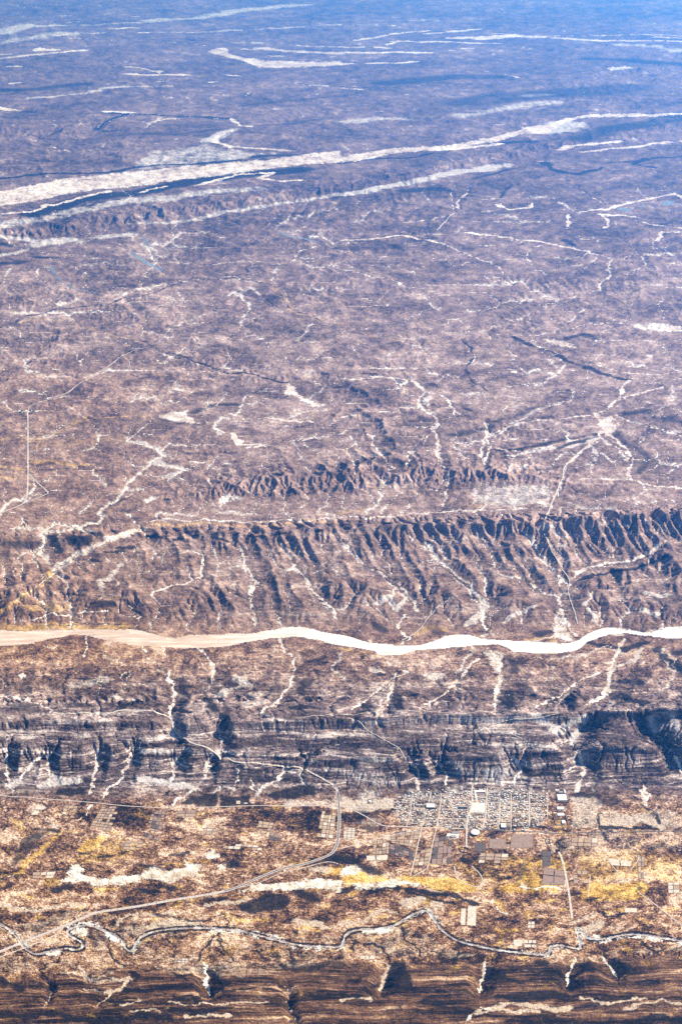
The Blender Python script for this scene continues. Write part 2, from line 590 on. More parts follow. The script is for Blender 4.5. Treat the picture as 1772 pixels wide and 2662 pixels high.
'B4': """
d 12 .45: 80,668 250,658 400,650 700,654 1000,650
d 12 .45: 1040,640 1300,632 1450,630 1568,630
s 9 .9 40 40: 300,430 230,470 180,510 120,560 50,610
s 9 .9 46 40: 250,440 240,480 230,530 205,570 220,610
s 9 .9 46 40: 640,370 590,410 540,480 480,530 440,560 390,585
s 13 .95 50 46: 690,340 735,400 730,450 715,520 710,600
P 0 .9: 640,330 750,350 735,430 700,430
s 9 .9 40 40: 1190,440 1100,470 1040,520 1000,550 890,600
s 6 .9 40 36: 1000,550 1040,595
s 15 .95 40 46: 1300,290 1250,380 1230,450 1220,530 1190,560 1130,588
p 12 .9 20 30: 1230,440 1350,380 1380,330
d 26 .8: 255,555 265,600
d 22 .8: 100,590 150,600
d 40 .8: 765,540 770,585
d 30 .6: 790,390 800,440
d 26 .8: 1060,560 1075,600
D 0 .95: 1235,560 1300,535 1450,572 1400,592
d 20 .8: 1270,480 1380,490
d 30 .7: 1530,360 1568,350
d 20 .8: 1450,330 1568,440
p 8 .9: 1460,330 1530,430
d 18 .9: 1130,300 1180,312 1300,335 1420,300
p 14 .9: 1200,265 1290,262
S 0 .62: 1000,150 975,190 960,200 970,250 990,290 1080,300 1050,250 1040,190 1010,150
s 12 .9: 1005,150 1040,210 1085,270
o 16 .7: 860,290 960,280 980,300
o 20 .7: 340,270 420,230 480,240
o 12 .7: 0,330 160,360 290,355
p 20 .7: 200,440 140,420
p 26 .7: 400,460 470,455
s 3 .9: 600,715 730,672 900,660 1000,634
s 3 .9: 600,715 760,712 830,745
s 3 .9: 50,650 130,710 220,760 310,830
s 2 .8: 1000,640 900,720 860,760
s 2 .8: 280,905 360,975
s 10 .95 55 40: 310,825 350,890 360,975
s 10 .95 55 40: 440,845 480,900 490,975
s 11 .95 50 40: 790,825 820,890 800,955
s 6 .8 30 30: 850,785 820,830
s 15 .95 70 50: 1085,800 1110,870 1110,930 1080,985
s 12 .9 70 50: 1530,820 1568,900
s 12 .9 30 36: 1380,985 1400,1035
d 24 .95: 0,870 100,842 220,862
d 16 .95: 450,852 560,834 640,836
d 14 .8: 770,782 850,780
d 8 .8: 1110,795 1200,805 1300,790
d 6 .8: 1110,770 1300,760
p 24 .9: 900,640 1000,720 1120,650
p 20 .8 80 60: 1120,640 1090,700 1060,760
p 10 .6 80 60: 1400,640 1420,700 1480,760 1540,840
d 30 .8: 1160,680 1170,740
d 36 .85: 1385,625 1400,700
d 30 .9: 1445,650 1480,740 1530,840
d 26 .9: 1568,620 1568,680
p 30 .8: 1430,650 1450,700
p 30 .8: 1520,640 1540,700
d 40 .6: 1020,640 1040,690
p 40 .4: 60,920 250,930
p 40 .4: 520,890 740,900
d 14 .7: 0,985 200,1000 300,990
d 20 .7: 1060,1000 1180,1010
d 30 .5: 1180,1020 1290,1040
""",
'A5': """
d 5 .8: 45,150 35,190 45,215 30,245 40,275 20,310
d 4 .7: 105,230 100,270 150,300
d 5 .7: 215,205 205,260 190,280
d 4 .7: 300,190 290,240 270,310
d 6 .8: 390,180 380,215
s 6 .9: 370,270 400,250 420,200
p 20 .8: 140,240 180,200 200,215
p 12 .5: 200,270 260,280
p 10 .8: 210,300 270,293
o 12 .8: 0,530 100,510 140,450 200,400 280,330
s 5 .8: 0,532 60,525 100,512
D 0 .6: 100,350 250,305 180,370 60,490 40,470
d 16 .7: 150,310 260,320
d 14 .6: 60,560 20,580
O 0 1: 350,400 400,360 490,343 440,400 380,416
O 0 .45: 300,470 360,420 520,340 700,380 600,440
d 10 .9: 370,420 420,425
d 7 .7: 460,440 540,430 610,410
S 0 .95: 270,555 330,480 375,480 400,500 360,515 420,520 500,540 560,520 640,520 720,480 760,500 860,480 900,470 940,475 900,530 780,560 700,540 600,560 450,580 390,545
S 0 1: 925,420 1000,412 1015,440 960,445
S 0 .9: 1000,470 1045,463 1035,500 1010,500
S 0 .9: 850,460 920,465 920,510 860,510
S 0 .9: 320,475 375,470 370,500 330,510
S 0 1: 1090,605 1170,560 1300,560 1568,545 1568,605 1450,580 1200,592
p 20 .8: 1440,495 1500,500
O 0 .9: 1500,490 1568,480 1568,530 1510,520
d 26 .7: 640,470 720,500
d 26 .8: 740,570 800,585
d 20 .8: 640,580 720,600
d 24 .8: 250,590 320,575
d 16 .7: 780,430 860,420
D 0 1: 1090,660 1200,620 1320,600 1340,650 1240,690 1110,685
d 30 .7: 1380,600 1450,640
d 26 .8: 1060,470 1100,480
d 30 .9: 1520,440 1568,450
d 14 .7: 940,640 1040,630
p 12 .9: 950,660 1050,650 1150,630
p 18 .9: 1360,730 1420,740 1490,760
p 12 .9: 0,660 100,680 180,690 280,660 380,655
s 5 .9: 20,670 190,690
p 10 .8: 540,750 560,720 680,700 800,690
P 0 1: 645,775 700,740 800,715 900,735 1040,762 900,756 740,768
d 10 .7: 700,700 800,712 960,730
d 4 .9: 980,712 1030,705 1055,735 1045,770
S 0 .9: 315,785 350,762 420,762 405,800 360,805
d 8 .6: 420,780 380,850
d 9 .5: 550,780 560,760 660,740
P 0 .35: 0,800 1568,800 1568,920 600,930 180,960 0,980
P 0 .4: 0,760 280,700 550,690 560,720 330,740 100,830
d 6 .95 10 14: 510,800 500,850 520,900 580,940
d 7 .95 10 14: 990,800 960,840 930,870 915,920
d 8 .95: 1010,790 1020,830
d 6 .9: 1000,820 1050,880 1090,920
d 5 .8: 780,790 770,830 810,860 800,900
d 6 .95 20 20: 285,880 270,920 180,960 220,1000 240,1050 220,1100
d 8 .8: 1330,870 1350,930
d 6 .8: 1180,870 1220,910
d 6 .8: 1480,790 1510,830
d 8 .8: 1350,780 1370,795
p 9 .95 20 24: 370,950 400,1000 500,1010 600,995 560,1045 500,1060
p 6 .9 14 20: 390,1045 520,1060 440,1130
p 6 .9: 270,965 420,1000 580,1010
p 6 .9: 235,1060 210,1120
s 10 1 40 40: 940,930 945,1010 960,1065
s 3 .8 24 24: 1310,1030 1330,1130 1360,1207
d 12 1: 575,1050 700,1057
d 12 .9: 600,970 660,990
d 12 .9: 800,975 860,1005
d 18 .9: 965,965 1000,1015 1050,1020
d 8 .9: 800,1085 980,1087
d 12 .95: 790,1140 1060,1130
d 10 .95: 1390,1072 1568,1068
d 18 .9: 0,1165 300,1170 780,1178
d 22 .7: 0,1000 100,1045
d 14 .8: 500,1100 560,1105
p 8 .8: 600,1145 740,1152
p 9 .95: 850,1168 1060,1165
p 5 .8: 780,1105 1230,1108
p 8 .8: 560,1120 640,1095
d 26 .6: 1340,950 1568,930
d 10 .7: 1000,1050 1300,1060
""",
'B5': """
s 11 .9: 1390,110 1410,150 1400,200
P 0 1: 0,165 70,178 120,175 250,165 250,212 0,212
p 30 .8: 150,150 100,160
P 0 .6: 1050,160 1170,150 1190,220 1300,240 1500,200 1568,250 1568,310 1200,300 1050,310
p 12 1: 1160,160 1190,200 1170,220
p 22 1: 1220,280 1400,262 1470,300
d 12 .85: 1200,302 1400,300 1450,308
d 6 .8: 1380,200 1440,235 1480,300
d 6 .8: 1190,230 1195,320 1230,370
d 10 .7: 1340,160 1370,180
d 36 .6: 1190,190 1270,180
d 40 .5: 80,240 160,270
d 26 .6: 160,310 100,300
p 14 .6: 280,210 240,250
P 0 .5: 300,130 420,130 940,140 940,300 260,300
P 0 .35: 1050,310 1568,330 1568,420 950,430 650,400
o 40 .6: 750,440 1000,480
O 0 .9: 0,470 80,480 130,530 330,520 640,560 620,600 440,590 250,545 0,560
O 0 1: 720,575 810,560 830,500 910,510 920,560 1000,570 1000,600 880,610 740,600
O 0 .8: 1100,590 1140,540 1300,560 1420,560 1400,620 1330,640 1110,630
O 0 .45: 1050,420 1568,440 1568,600 1100,560
O 0 .35: 480,480 700,430 850,470 830,560 640,560
O 0 .7: 680,640 740,640 770,700 740,690
s 7 .9: 690,640 760,705
s 8 .9: 820,575 900,585 1000,580
p 12 .9: 840,560 850,590
S 0 .8: 0,560 250,535 320,545 450,595 640,605 520,612 300,565 100,592 60,570
S 0 .95: 0,490 60,470 105,495 60,520 0,530
S 0 .95: 65,578 130,570 133,590 70,596
P 0 1: 262,650 380,615 385,650 300,672
p 16 .8: 430,650 470,680
p 12 .8: 400,590 480,610
d 14 1: 0,602 60,580 150,592 250,577 350,592 420,612 540,622 620,655
d 10 .8: 300,600 450,640 560,650
D 0 .7: 0,430 80,440 180,500 240,512 120,525
d 14 .8: 560,455 600,460
d 8 .7: 610,470 650,520
d 14 .5: 840,470 820,540
P 0 1: 1110,765 1180,725 1210,735 1205,765 1130,785
d 6 1: 1170,685 1210,690 1225,715 1300,700
d 5 .9: 1225,715 1200,690
p 9 .8: 1060,740 1120,720 1170,700
p 8 .7: 1240,760 1340,770
p 12 .9: 0,750 100,740 170,690
p 8 .9: 150,690 260,700
p 10 .8: 360,680 420,665 470,650
P 0 .4: 0,780 400,780 520,860 640,900 0,920
P 0 .45: 880,900 950,880 1200,870 1568,840 1568,880 1400,880 1100,900
d 7 1 10 14: 45,820 100,840 190,850 220,900 222,930
p 10 .95 40 40: 222,930 200,980 180,1050
d 7 .95: 60,820 50,870
d 6 .95 10 14: 280,760 290,820 350,850 370,900
d 8 .95: 520,930 545,880 580,885
d 7 .8: 420,870 460,890
d 5 .8: 655,885 650,920
s 10 1 40 40: 655,920 648,1000 635,1060
s 10 .95 40 40: 1075,900 1050,960 1045,1025
s 9 .95 40 40: 1200,895 1230,940 1260,980
d 7 .8: 1190,850 1215,900
d 10 .8: 1380,830 1440,880 1500,860
D 0 .95: 235,920 290,925 340,1050 190,1057 200,1000
D 0 .95: 660,930 740,960 770,1000 650,1012
d 14 .95: 650,1040 700,1043
D 0 .95: 1060,985 1130,1045 1035,1042
D 0 .95: 1215,905 1330,930 1420,970 1270,982 1230,940
d 20 .9: 900,920 940,930
d 12 .9: 770,1008 840,1018
D 0 .85: 700,1068 900,1055 1100,1078 900,1105 700,1090
d 26 .7: 350,1110 480,1125 600,1145
d 12 .9: 1350,1020 1480,1020
d 16 .7: 1080,930 1140,935
d 16 .9: 0,1070 80,1080
d 20 .9: 1380,1190 1568,1195
d 14 .9: 750,1195 1050,1190
p 8 .8: 0,1100 150,1098
p 14 .95: 680,1135 760,1115 900,1125 1060,1130
p 12 .9: 620,1160 720,1145 900,1152
p 8 .8: 1100,1085 1400,1090
p 8 .7: 1300,1140 1568,1120
s 8 .9: 580,1190 610,1150 680,1130
""",
}

# ------------------------------------------------------------------ rasters of the traced ground features
STEP = 1.6
U0, U1, V0, V1 = -300.0, 2072.0, -20.0, 2740.0
MW, MH = int((U1 - U0) / STEP) + 1, int((V1 - V0) / STEP) + 1
MU = (U0 + STEP * np.arange(MW)).astype(f32)
MV = (V0 + STEP * np.arange(MH)).astype(f32)
MS = sin_dip(MV).astype(f32)                       # foreshortening of the ground in each row

def jitter(pts, amount, gen):
    """a traced line with small natural bends, in pieces of about 7 pixels"""
    pts = [tuple(p) for p in pts]
    while True:
        out = [pts[0]]; split = False
        for a, b in zip(pts[:-1], pts[1:]):
            d = math.hypot(b[0] - a[0], b[1] - a[1])
            if d > 9:
                k = amount * d * 0.11
                f = float(sin_dip((a[1] + b[1]) / 2))
                out.append(((a[0] + b[0]) / 2 + gen.uniform(-k, k), (a[1] + b[1]) / 2 + gen.uniform(-k, k) * f * 1.3))
                split = True
            out.append(b)
        pts = out
        if not split:
            return pts

def extend(pts, by=270):
    """carry on past the frame what touches its edge"""
    def more(p, q):
        if p[0] <= 0.5 and q[0] > p[0] or p[0] >= 1771 and q[0] < p[0]:
            s = -1 if p[0] < 10 else 1
            m = (p[1] - q[1]) / (p[0] - q[0])
            m = max(-0.5, min(0.5, m))
            return (p[0] + s * by, p[1] + s * by * m)
        return None
    pts = list(pts)
    a, b = more(pts[0], pts[1]), more(pts[-1], pts[-2])
    return ([a] if a else []) + pts + ([b] if b else [])

def seg_dist(us, vs, a, b, row_s):
    """distance over the ground (in pixels of that row) to a segment"""
    du, dv = us[None, :] - a[0], (vs[:, None] - a[1]) / row_s[:, None]
    f = float(sin_dip((a[1] + b[1]) / 2))
    bu, bv = b[0] - a[0], (b[1] - a[1]) / f
    t = np.clip((du * bu + dv * bv) / (bu * bu + bv * bv + 1e-9), 0, 1)
    return np.hypot(du - t * bu, dv - t * bv)

def window(a, b, r):
    f = float(sin_dip(max(a[1], b[1])))
    i0 = int((min(a[0], b[0]) - r - U0) / STEP); i1 = int((max(a[0], b[0]) + r - U0) / STEP) + 2
    j0 = int((min(a[1], b[1]) - r * f - 2 - V0) / STEP); j1 = int((max(a[1], b[1]) + r * f + 2 - V0) / STEP) + 2
    return max(i0, 0), min(i1, MW), max(j0, 0), min(j1, MH)

def draw_line(m, pts, w, strength, soft=2.0, gen=None, vary=0.0):
    for k, (a, b) in enumerate(zip(pts[:-1], pts[1:])):
        if a[1] < 640:
            w_far = w * 0.5 / float(sin_dip(max(a[1], 1)))
        ww = (w_far if a[1] < 640 else w) * (1 + (gen.uniform(-vary, vary) if gen else 0))
        f = float(sin_dip((a[1] + b[1]) / 2))
        so = soft * max(1.0, 0.45 / f)
        i0, i1, j0, j1 = window(a, b, ww / 2 + so + 2)
        if i1 <= i0 or j1 <= j0:
            continue
        d = seg_dist(MU[i0:i1], MV[j0:j1], a, b, MS[j0:j1])
        val = strength * np.clip((ww / 2 - d) / so + 0.5, 0, 1)
        np.maximum(m[j0:j1, i0:i1], val, out=m[j0:j1, i0:i1])

def draw_valley(m, pts, depth, reach):
    for a, b in zip(pts[:-1], pts[1:]):
        i0, i1, j0, j1 = window(a, b, reach)
        if i1 <= i0 or j1 <= j0:
            continue
        d = seg_dist(MU[i0:i1], MV[j0:j1], a, b, MS[j0:j1])
        val = depth * np.clip(1 - d / reach, 0, 1) ** 1.25
        np.maximum(m[j0:j1, i0:i1], val, out=m[j0:j1, i0:i1])

def box3(a):
    b = a.copy(); b[1:] += a[:-1]; b[:-1] += a[1:]
    c = b.copy(); c[:, 1:] += b[:, :-1]; c[:, :-1] += b[:, 1:]
    return c / 9

def fill_poly(m, pts, strength, soft=1):
    us = [p[0] for p in pts]; vs = [p[1] for p in pts]
    i0 = max(int((min(us) - 8 - U0) / STEP), 0); i1 = min(int((max(us) + 8 - U0) / STEP) + 1, MW)
    j0 = max(int((min(vs) - 8 - V0) / STEP), 0); j1 = min(int((max(vs) + 8 - V0) / STEP) + 1, MH)
    if i1 <= i0 or j1 <= j0:
        return
    X, Y = MU[None, i0:i1], MV[j0:j1, None]
    ins = np.zeros((j1 - j0, i1 - i0), bool)
    n = len(pts)
    for k in range(n):
        (xa, ya), (xb, yb) = pts[k], pts[(k + 1) % n]
        if abs(yb - ya) < 1e-6:
            continue
        c = ((ya > Y) != (yb > Y)) & (X < (xb - xa) * (Y - ya) / (yb - ya) + xa)
        ins ^= c
    v = ins.astype(f32)
    for _ in range(soft):
        v = box3(v)
    np.maximum(m[j0:j1, i0:i1], strength * v, out=m[j0:j1, i0:i1])

def new_map():
    return np.zeros((MH, MW), f32)

M = {k: new_map() for k in 'sdop'}
VALLEY = new_map()
gen = random.Random(5)
for tile, block in TRACE.items():
    for row in block.strip().splitlines():
        head, pts = row.split(':')
        h = head.split()
        kind, w, st = h[0], float(h[1]), float(h[2])
        pts = extend(tp(tile, pts))
        k = kind.lower()
        if k == 'd' and 1845 < pts[0][1] < 2062:  # dark traces here include painted shade of scarp and gully walls
            st *= .6
        if kind.isupper():
            fill_poly(M[k], jitter(pts + [pts[0]], 1.0, gen)[:-1], st * (.86 if k == 's' and pts[0][1] > 2080 else 1), (2 if pts[0][1] < 640 else 7) if k in 'sd' else 8)
        else:
            jp = jitter(pts, 1.0, gen)
            if k == 's':
                draw_line(M[k], jp, w * (0.74 if jp[0][1] < 640 else 0.62), st, max(3.5, w * 0.6), gen, 0.6)
                if len(h) > 3 or w < 9:      # shade of the wall right of a wash, painted dark
                    draw_line(M['d'], [(a + w * 0.7 + 3, b) for a, b in jp], 4, 0.55, 4, gen, 0.8)
            else:
                draw_line(M[k], jp, w, st, max(3.0, w * 0.7), gen, 0.5)
            if len(h) > 4:
                draw_valley(VALLEY, jp, float(h[3]), float(h[4]))

# the many small gullies that comb the flanks of the ridges
FCREST = [(-300, 1402), (250, 1396), (500, 1386), (760, 1374), (1000, 1364), (1250, 1356), (1440, 1349), (1600, 1336), (1772, 1327), (2072, 1316)]
DCREST = [(362, 1278), (508, 1269), (621, 1244), (734, 1250), (836, 1238), (886, 1238), (999, 1221), (1140, 1219), (1225, 1216), (1281, 1207), (1377, 1238), (1460, 1252)]
u = -280.0
while u < 2050:
    top = float(np.interp(u, *zip(*FCREST)))
    lean = 0.2 + 0.35 * max(0, min(1, (u - 300) / 900)) + gen.uniform(-.1, .1)
    ln = gen.choice((gen.uniform(70, 130), gen.uniform(150, 250)))
    pts = jitter([(u, top + 7), (u + lean * ln * .35, top + ln * .35), (u + lean * ln * .8 + gen.uniform(-12, 12), top + ln * .7), (u + lean * ln + gen.uniform(-14, 14), top + ln)], 1.3, gen)
    draw_valley(VALLEY, pts, gen.uniform(30, 70) * (.4 + .6 * max(0, min(1, (u - 150) / 350))), gen.uniform(13, 25))
    draw_line(M['p'], pts[len(pts) // 3:], gen.uniform(2, 5), gen.uniform(.3, .7), 3, gen, .6)
    for s in (-1, 1):            # a side branch
        k = pts[gen.randrange(2, max(3, len(pts) // 2))]
        br = jitter([k, (k[0] + s * gen.uniform(14, 30), k[1] - gen.uniform(14, 34))], 1.3, gen)
        draw_valley(VALLEY, br, gen.uniform(16, 34), gen.uniform(9, 14))
    u += gen.uniform(26, 46)
u = 380.0
while u < 1450:
    top = float(np.interp(u, *zip(*DCREST)))
    for s in (1, -1):
        ln = gen.uniform(30, 62) if s > 0 else gen.uniform(22, 44)
        pts = jitter([(u, top + 3 * s), (u + gen.uniform(-8, 8), top + s * ln * .5), (u + gen.uniform(-22, 14), top + s * ln)], 1.3, gen)
        draw_valley(VALLEY, pts, gen.uniform(50, 110), gen.uniform(9, 14))
        draw_line(M['p'], pts[len(pts) // 2:], gen.uniform(2, 4), gen.uniform(.3, .7), 3, gen, .6)
    u += gen.uniform(11, 22)

# the wide dry riverbed, the meandering river, the lakes, the far wash
RIVER_TOP = [(-290, 1634)] + tp('A4', "0,240 120,250 440,240 620,240 690,255 760,274 800,278 870,264 1000,262 1160,258 1230,245 1340,228 1400,230 1470,248 1560,262") + \
    tp('B4', "60,278 160,305 270,315 370,310 460,280 480,268 590,265 640,280 740,290 850,293 960,300 1060,300 1090,290 1130,262 1170,245 1230,230 1330,240 1400,255 1450,250 1500,228 1568,225") + [(2070, 1640)]
RIVER_BOT = [(-290, 1686)] + tp('A4', "0,318 130,310 330,265 400,270 480,290 600,315 700,320 850,330 1010,325 1130,300 1200,290 1290,280 1400,280 1480,295 1560,316") + \
    tp('B4', "90,330 160,342 165,358 280,358 370,335 460,330 560,322 640,312 720,310 770,330 790,345 900,352 990,355 1090,335 1130,300 1170,288 1240,262 1310,258 1370,270 1450,278 1520,285 1568,280") + [(2070, 1672)]
BED = new_map()
fill_poly(BED, jitter(RIVER_TOP, 0.5, gen) + jitter(RIVER_BOT, 0.5, gen)[::-1], 1.0, 1)
MEANDER_L = tp('A5', "0,745 40,770 80,810 120,860 170,885 240,870 300,860 350,865 380,855 375,830 340,810 310,785 330,765 380,755 420,755 500,785 560,820 580,860 610,870 630,830 660,800 720,780 800,770 920,765 1050,772 1120,780 1250,815 1380,845 1480,850 1568,848")
MEANDER_R = tp('B5', "20,800 70,775 160,770 240,755 310,715 360,690 400,690 430,730 470,780 540,825 640,850 750,870 880,885 950,885 960,855 1010,845 1090,860 1100,830 1085,790 1100,780 1130,810 1200,815 1320,795 1400,800 1568,825")
def rounded(p):
    out = []
    for k in range(len(p) - 1):
        p0, p1, p2, p3 = p[max(k - 1, 0)], p[k], p[k + 1], p[min(k + 2, len(p) - 1)]
        for t in (0, .25, .5, .75):
            out.append(tuple(.5 * (2 * p1[a] + (p2[a] - p0[a]) * t + (2 * p0[a] - 5 * p1[a] + 4 * p2[a] - p3[a]) * t * t + (3 * p1[a] - p0[a] - 3 * p2[a] + p3[a]) * t ** 3) for a in (0, 1)))
    return out + [p[-1]]

MEANDER = jitter(extend(rounded(MEANDER_L + MEANDER_R)), 0.3, gen)
RIVER = new_map(); BANK = new_map()
draw_line(RIVER, MEANDER, 7.5, 1.0, 1.5, gen, 0.55)
draw_line(BANK, [(a + 1.5, b + 4.5) for a, b in MEANDER], 8, 1.0, 3, gen, 0.6)
draw_line(BANK, [(a - 1.5, b - 4.0) for a, b in MEANDER], 8, 1.0, 3, gen, 0.8)
for k in range(0, len(MEANDER) - 14, 9):
    if gen.random() < .7:
        s = gen.choice((-1, 1)); n_ = gen.randrange(6, 14)
        draw_line(M['s'], [(p[0], p[1] + s * gen.uniform(5, 8)) for p in MEANDER[k:k + n_]], gen.uniform(6, 16), gen.uniform(.45, .75), 9, gen, .5)
LAKE = new_map()
for tile, pts in (('B1', "1255,967 1285,953 1338,963 1325,976"), ('B1', "1365,948 1395,940 1405,950 1370,955"), ('B1', "1470,932 1500,918 1540,927 1532,943 1480,945")):
    fill_poly(LAKE, jitter(tp(tile, pts) + tp(tile, pts)[:1], 0.8, gen)[:-1], 1.0, 0)
for tile, w, pts in (('A2', 10, "236,165 250,195 265,215 300,245 340,268 400,274 440,285"), ('A2', 14, "600,100 640,125 680,150 710,165 745,182"),
                     ('A2', 8, "655,128 700,110 760,90 810,72"), ('A2', 6, "400,90 500,92 600,100"), ('A2', 5, "1280,0 1330,25 1460,50"), ('A2', 6, "660,30 680,60 700,75")):
    draw_line(LAKE, jitter(tp(tile, pts), 0.8, gen), w, 1.0, 1.5, gen, 0.5)

# ------------------------------------------------------------------ the ground sheet: a grid that is finest where the picture is
def spread(a, b, first, ratio):
    out, x, d = [], a, first
    while (x < b) if first > 0 else (x > b):
        d *= ratio; x += d; out.append(x)
    return out

gu = np.array(spread(-34, -4500, -4, 1.09)[::-1] + list(np.arange(-34, 1806.1, STEP * 1.06)) + spread(1806, 6300, 4, 1.09))
gv = np.array([-296, -285, -270, -250, -228, -205, -180, -158, -138, -118, -100, -84, -70, -56, -44, -34, -26, -20, -14, -9] +
              list(np.arange(-5, 2676, STEP)) + spread(2676, 4300, 4, 1.08))
NR, NC = len(gv), len(gu)
GU, GV = np.meshgrid(gu, gv)
X, Y = ground(GU, GV)
rowy = Y[:, :1]
s_row = (rowy / 15000.0)
LX = (X / s_row).astype(f32)                              # coordinates in which a pixel is about the same size everywhere
dip_row = sin_dip(gv)[:, None].astype(f32)
_dl = -np.diff(rowy[:, 0], prepend=rowy[0, 0]) / s_row[:, 0] * np.sqrt(np.clip(dip_row[:, 0], .02, 1) / 0.6)
LY = ((np.cumsum(_dl[::-1])[::-1])[:, None] * np.ones_like(X)).astype(f32)

# --- broad relief from contour-like lines: (u, v, z) as seen in the photograph
def iso(vp, zp):
    vu, vv = zip(*vp); zu, zz = zip(*zp)
    us = np.linspace(-4500, 6300, 700)
    v = np.interp(us, vu, vv); z = np.interp(us, zu, zz)
    x, y = ground(us, v, z)
    uf, vf = project(x, y, 0 * x)
    o = np.argsort(uf)
    return np.interp(gu, uf[o], vf[o]), np.interp(gu, us, z)

def flat(v, z):
    return iso([(0, v)], [(0, z)])

def off(vp, d, k=1.0):
    return [(u, v + (d if not isinstance(d, list) else np.interp(u, *zip(*d)))) for u, v in vp]

def mul(zp, k):
    return [(u, z * k) for u, z in zp]

RB = [(-300, 625), (0, 598), (340, 551), (510, 527), (886, 482), (1112, 442), (1290, 412), (1500, 362), (1772, 308), (2072, 270)]
RBZ = [(-300, 420), (700, 420), (1050, 360), (1290, 150), (1400, 200), (1772, 330), (2200, 330)]
DC = [(-300, 1290), (362, 1278), (508, 1269), (621, 1244), (734, 1250), (836, 1238), (886, 1238), (999, 1221), (1140, 1219), (1225, 1216), (1281, 1207), (1377, 1238), (1460, 1252), (2072, 1255)]
DZ = [(330, 0), (430, 60), (508, 140), (621, 330), (1140, 290), (1281, 300), (1380, 120), (1470, 35), (1600, 15)]
FC = [(-300, 1402), (250, 1396), (500, 1386), (760, 1374), (1000, 1364), (1250, 1356), (1440, 1349), (1600, 1336), (1772, 1327), (2072, 1316)]
FZ = [(-300, 60), (100, 70), (300, 100), (500, 140), (900, 210), (1250, 260), (1440, 330), (1772, 400), (2072, 400)]
HC = [(-300, 1874), (0, 1875), (170, 1872), (440, 1873), (460, 1882), (570, 1880), (600, 1877), (780, 1871), (886, 1869), (1110, 1857), (1280, 1858), (1450, 1853), (1620, 1846), (1772, 1844), (2072, 1842)]
HZ = [(-300, 190), (400, 200), (440, 150), (470, 195), (560, 195), (575, 165), (600, 205), (886, 240), (1450, 280), (1772, 320), (2072, 320)]
HS = [(-300, 1948), (0, 1949), (330, 1948), (600, 1956), (700, 1960), (886, 1975), (1000, 1972), (1100, 1985), (1140, 1978), (1260, 1968), (1450, 1952), (1520, 1944), (1772, 1945), (2072, 1945)]
HSZ = [(-300, 130), (600, 130), (886, 140), (1100, 150), (1500, 175), (1772, 190), (2072, 190)]
JB = [(-300, 2560), (0, 2545), (120, 2535), (340, 2510), (560, 2500), (880, 2495), (1100, 2500), (1400, 2492), (1560, 2480), (1772, 2472), (2072, 2465)]
nodes = [flat(-310, 0), flat(330, 0) if False else iso(off(RB, -26), [(0, 20)]), iso(RB, RBZ), iso(off(RB, 16), mul(RBZ, .35)), iso(off(RB, 40), [(0, 0)]),
         flat(1120, 0), iso(off(DC, -46), mul(DZ, .12)), iso(off(DC, -14), mul(DZ, .62)), iso(DC, DZ), iso(off(DC, 22), mul(DZ, .5)), iso(off(DC, 48), mul(DZ, .16)), iso(off(DC, 78), [(0, 0)]),
         iso(off(FC, -26), [(0, 0)]), iso(off(FC, -9), mul(FZ, .6)), iso(FC, FZ), iso(off(FC, [(0, 22), (1250, 24), (1500, 34)]), mul(FZ, .72)),
         iso(off(FC, [(0, 70), (1250, 90), (1500, 100)]), mul(FZ, .42)), flat(1535, 105), flat(1600, 50), flat(1642, 3), flat(1682, 0), flat(1706, 8),
         flat(1750, 52), flat(1806, 116), iso(off(HC, -14), mul(HZ, .9)), iso(HC, HZ), iso(off(HC, 26), mul(HZ, .70)), iso(off(HS, -22), mul(HSZ, .96)), iso(HS, HSZ),
         iso(off(HS, 12), mul(HSZ, .76)), iso(off(HS, 52), mul(HSZ, .32)), flat(2058, 12), flat(2088, 0), iso(off(JB, -4), [(0, 0)]), iso(off(JB, 14), [(0, 26)]),
         iso(off(JB, 60), [(0, 80)]), iso(off(JB, 150), [(0, 170)]), flat(2900, 260), flat(4400, 260)]
warp = fbm(LX / 700, LY / 700, 4, 3)
GVW = GV + warp * 7 * dip_row
Z = np.zeros_like(X)
for (va, za), (vb, zb) in zip(nodes[:-1], nodes[1:]):
    vb = np.maximum(vb, va + 0.5)
    t = (GVW - va) / (vb - va)
    ins = (t >= 0) & (t < 1)
    Z = np.where(ins, za + (zb - za) * np.clip(t, 0, 1), Z)

ZISO = Z.copy()

def at_v(pts):
    return np.interp(GV, *zip(*pts)).astype(f32)

# side valleys that run down the slopes of the ridges
def spurs(sp, slant, seed):
    xx = LX / sp + slant * LY / sp + fbm(LX / sp * 0.7, LY / sp * 0.5, 3, seed) * 0.9
    return fbm(xx, LY / (sp * 3.5) + 5, 3, seed + 3, ridged=True)

g1 = spurs(260, 0.15, 21)
g2 = spurs(420, 0.45, 31)
g3 = spurs(110, 0.1, 41)
k1 = at_v([(380, 1), (640, 1), (700, 0), (1120, 0), (1180, 1), (1320, 1), (1340, 0)])
k2 = at_v([(1330, 0), (1350, 1), (1600, .8), (1640, 0)])
k3 = at_v([(1330, 0), (1345, .8), (1620, .6), (1640, 0), (1710, 0), (1730, .5), (1850, .3), (1900, .5), (2050, .5), (2070, 0)])
Z = Z - np.minimum(Z, 260) * (k1 * np.clip(0.4 - g1 * 0.9, 0, 0.8) + k2 * np.clip(0.3 - g2 * 0.7, 0, 0.7) + k3 * np.clip(0.15 - g3 * 0.5, 0, 0.45))

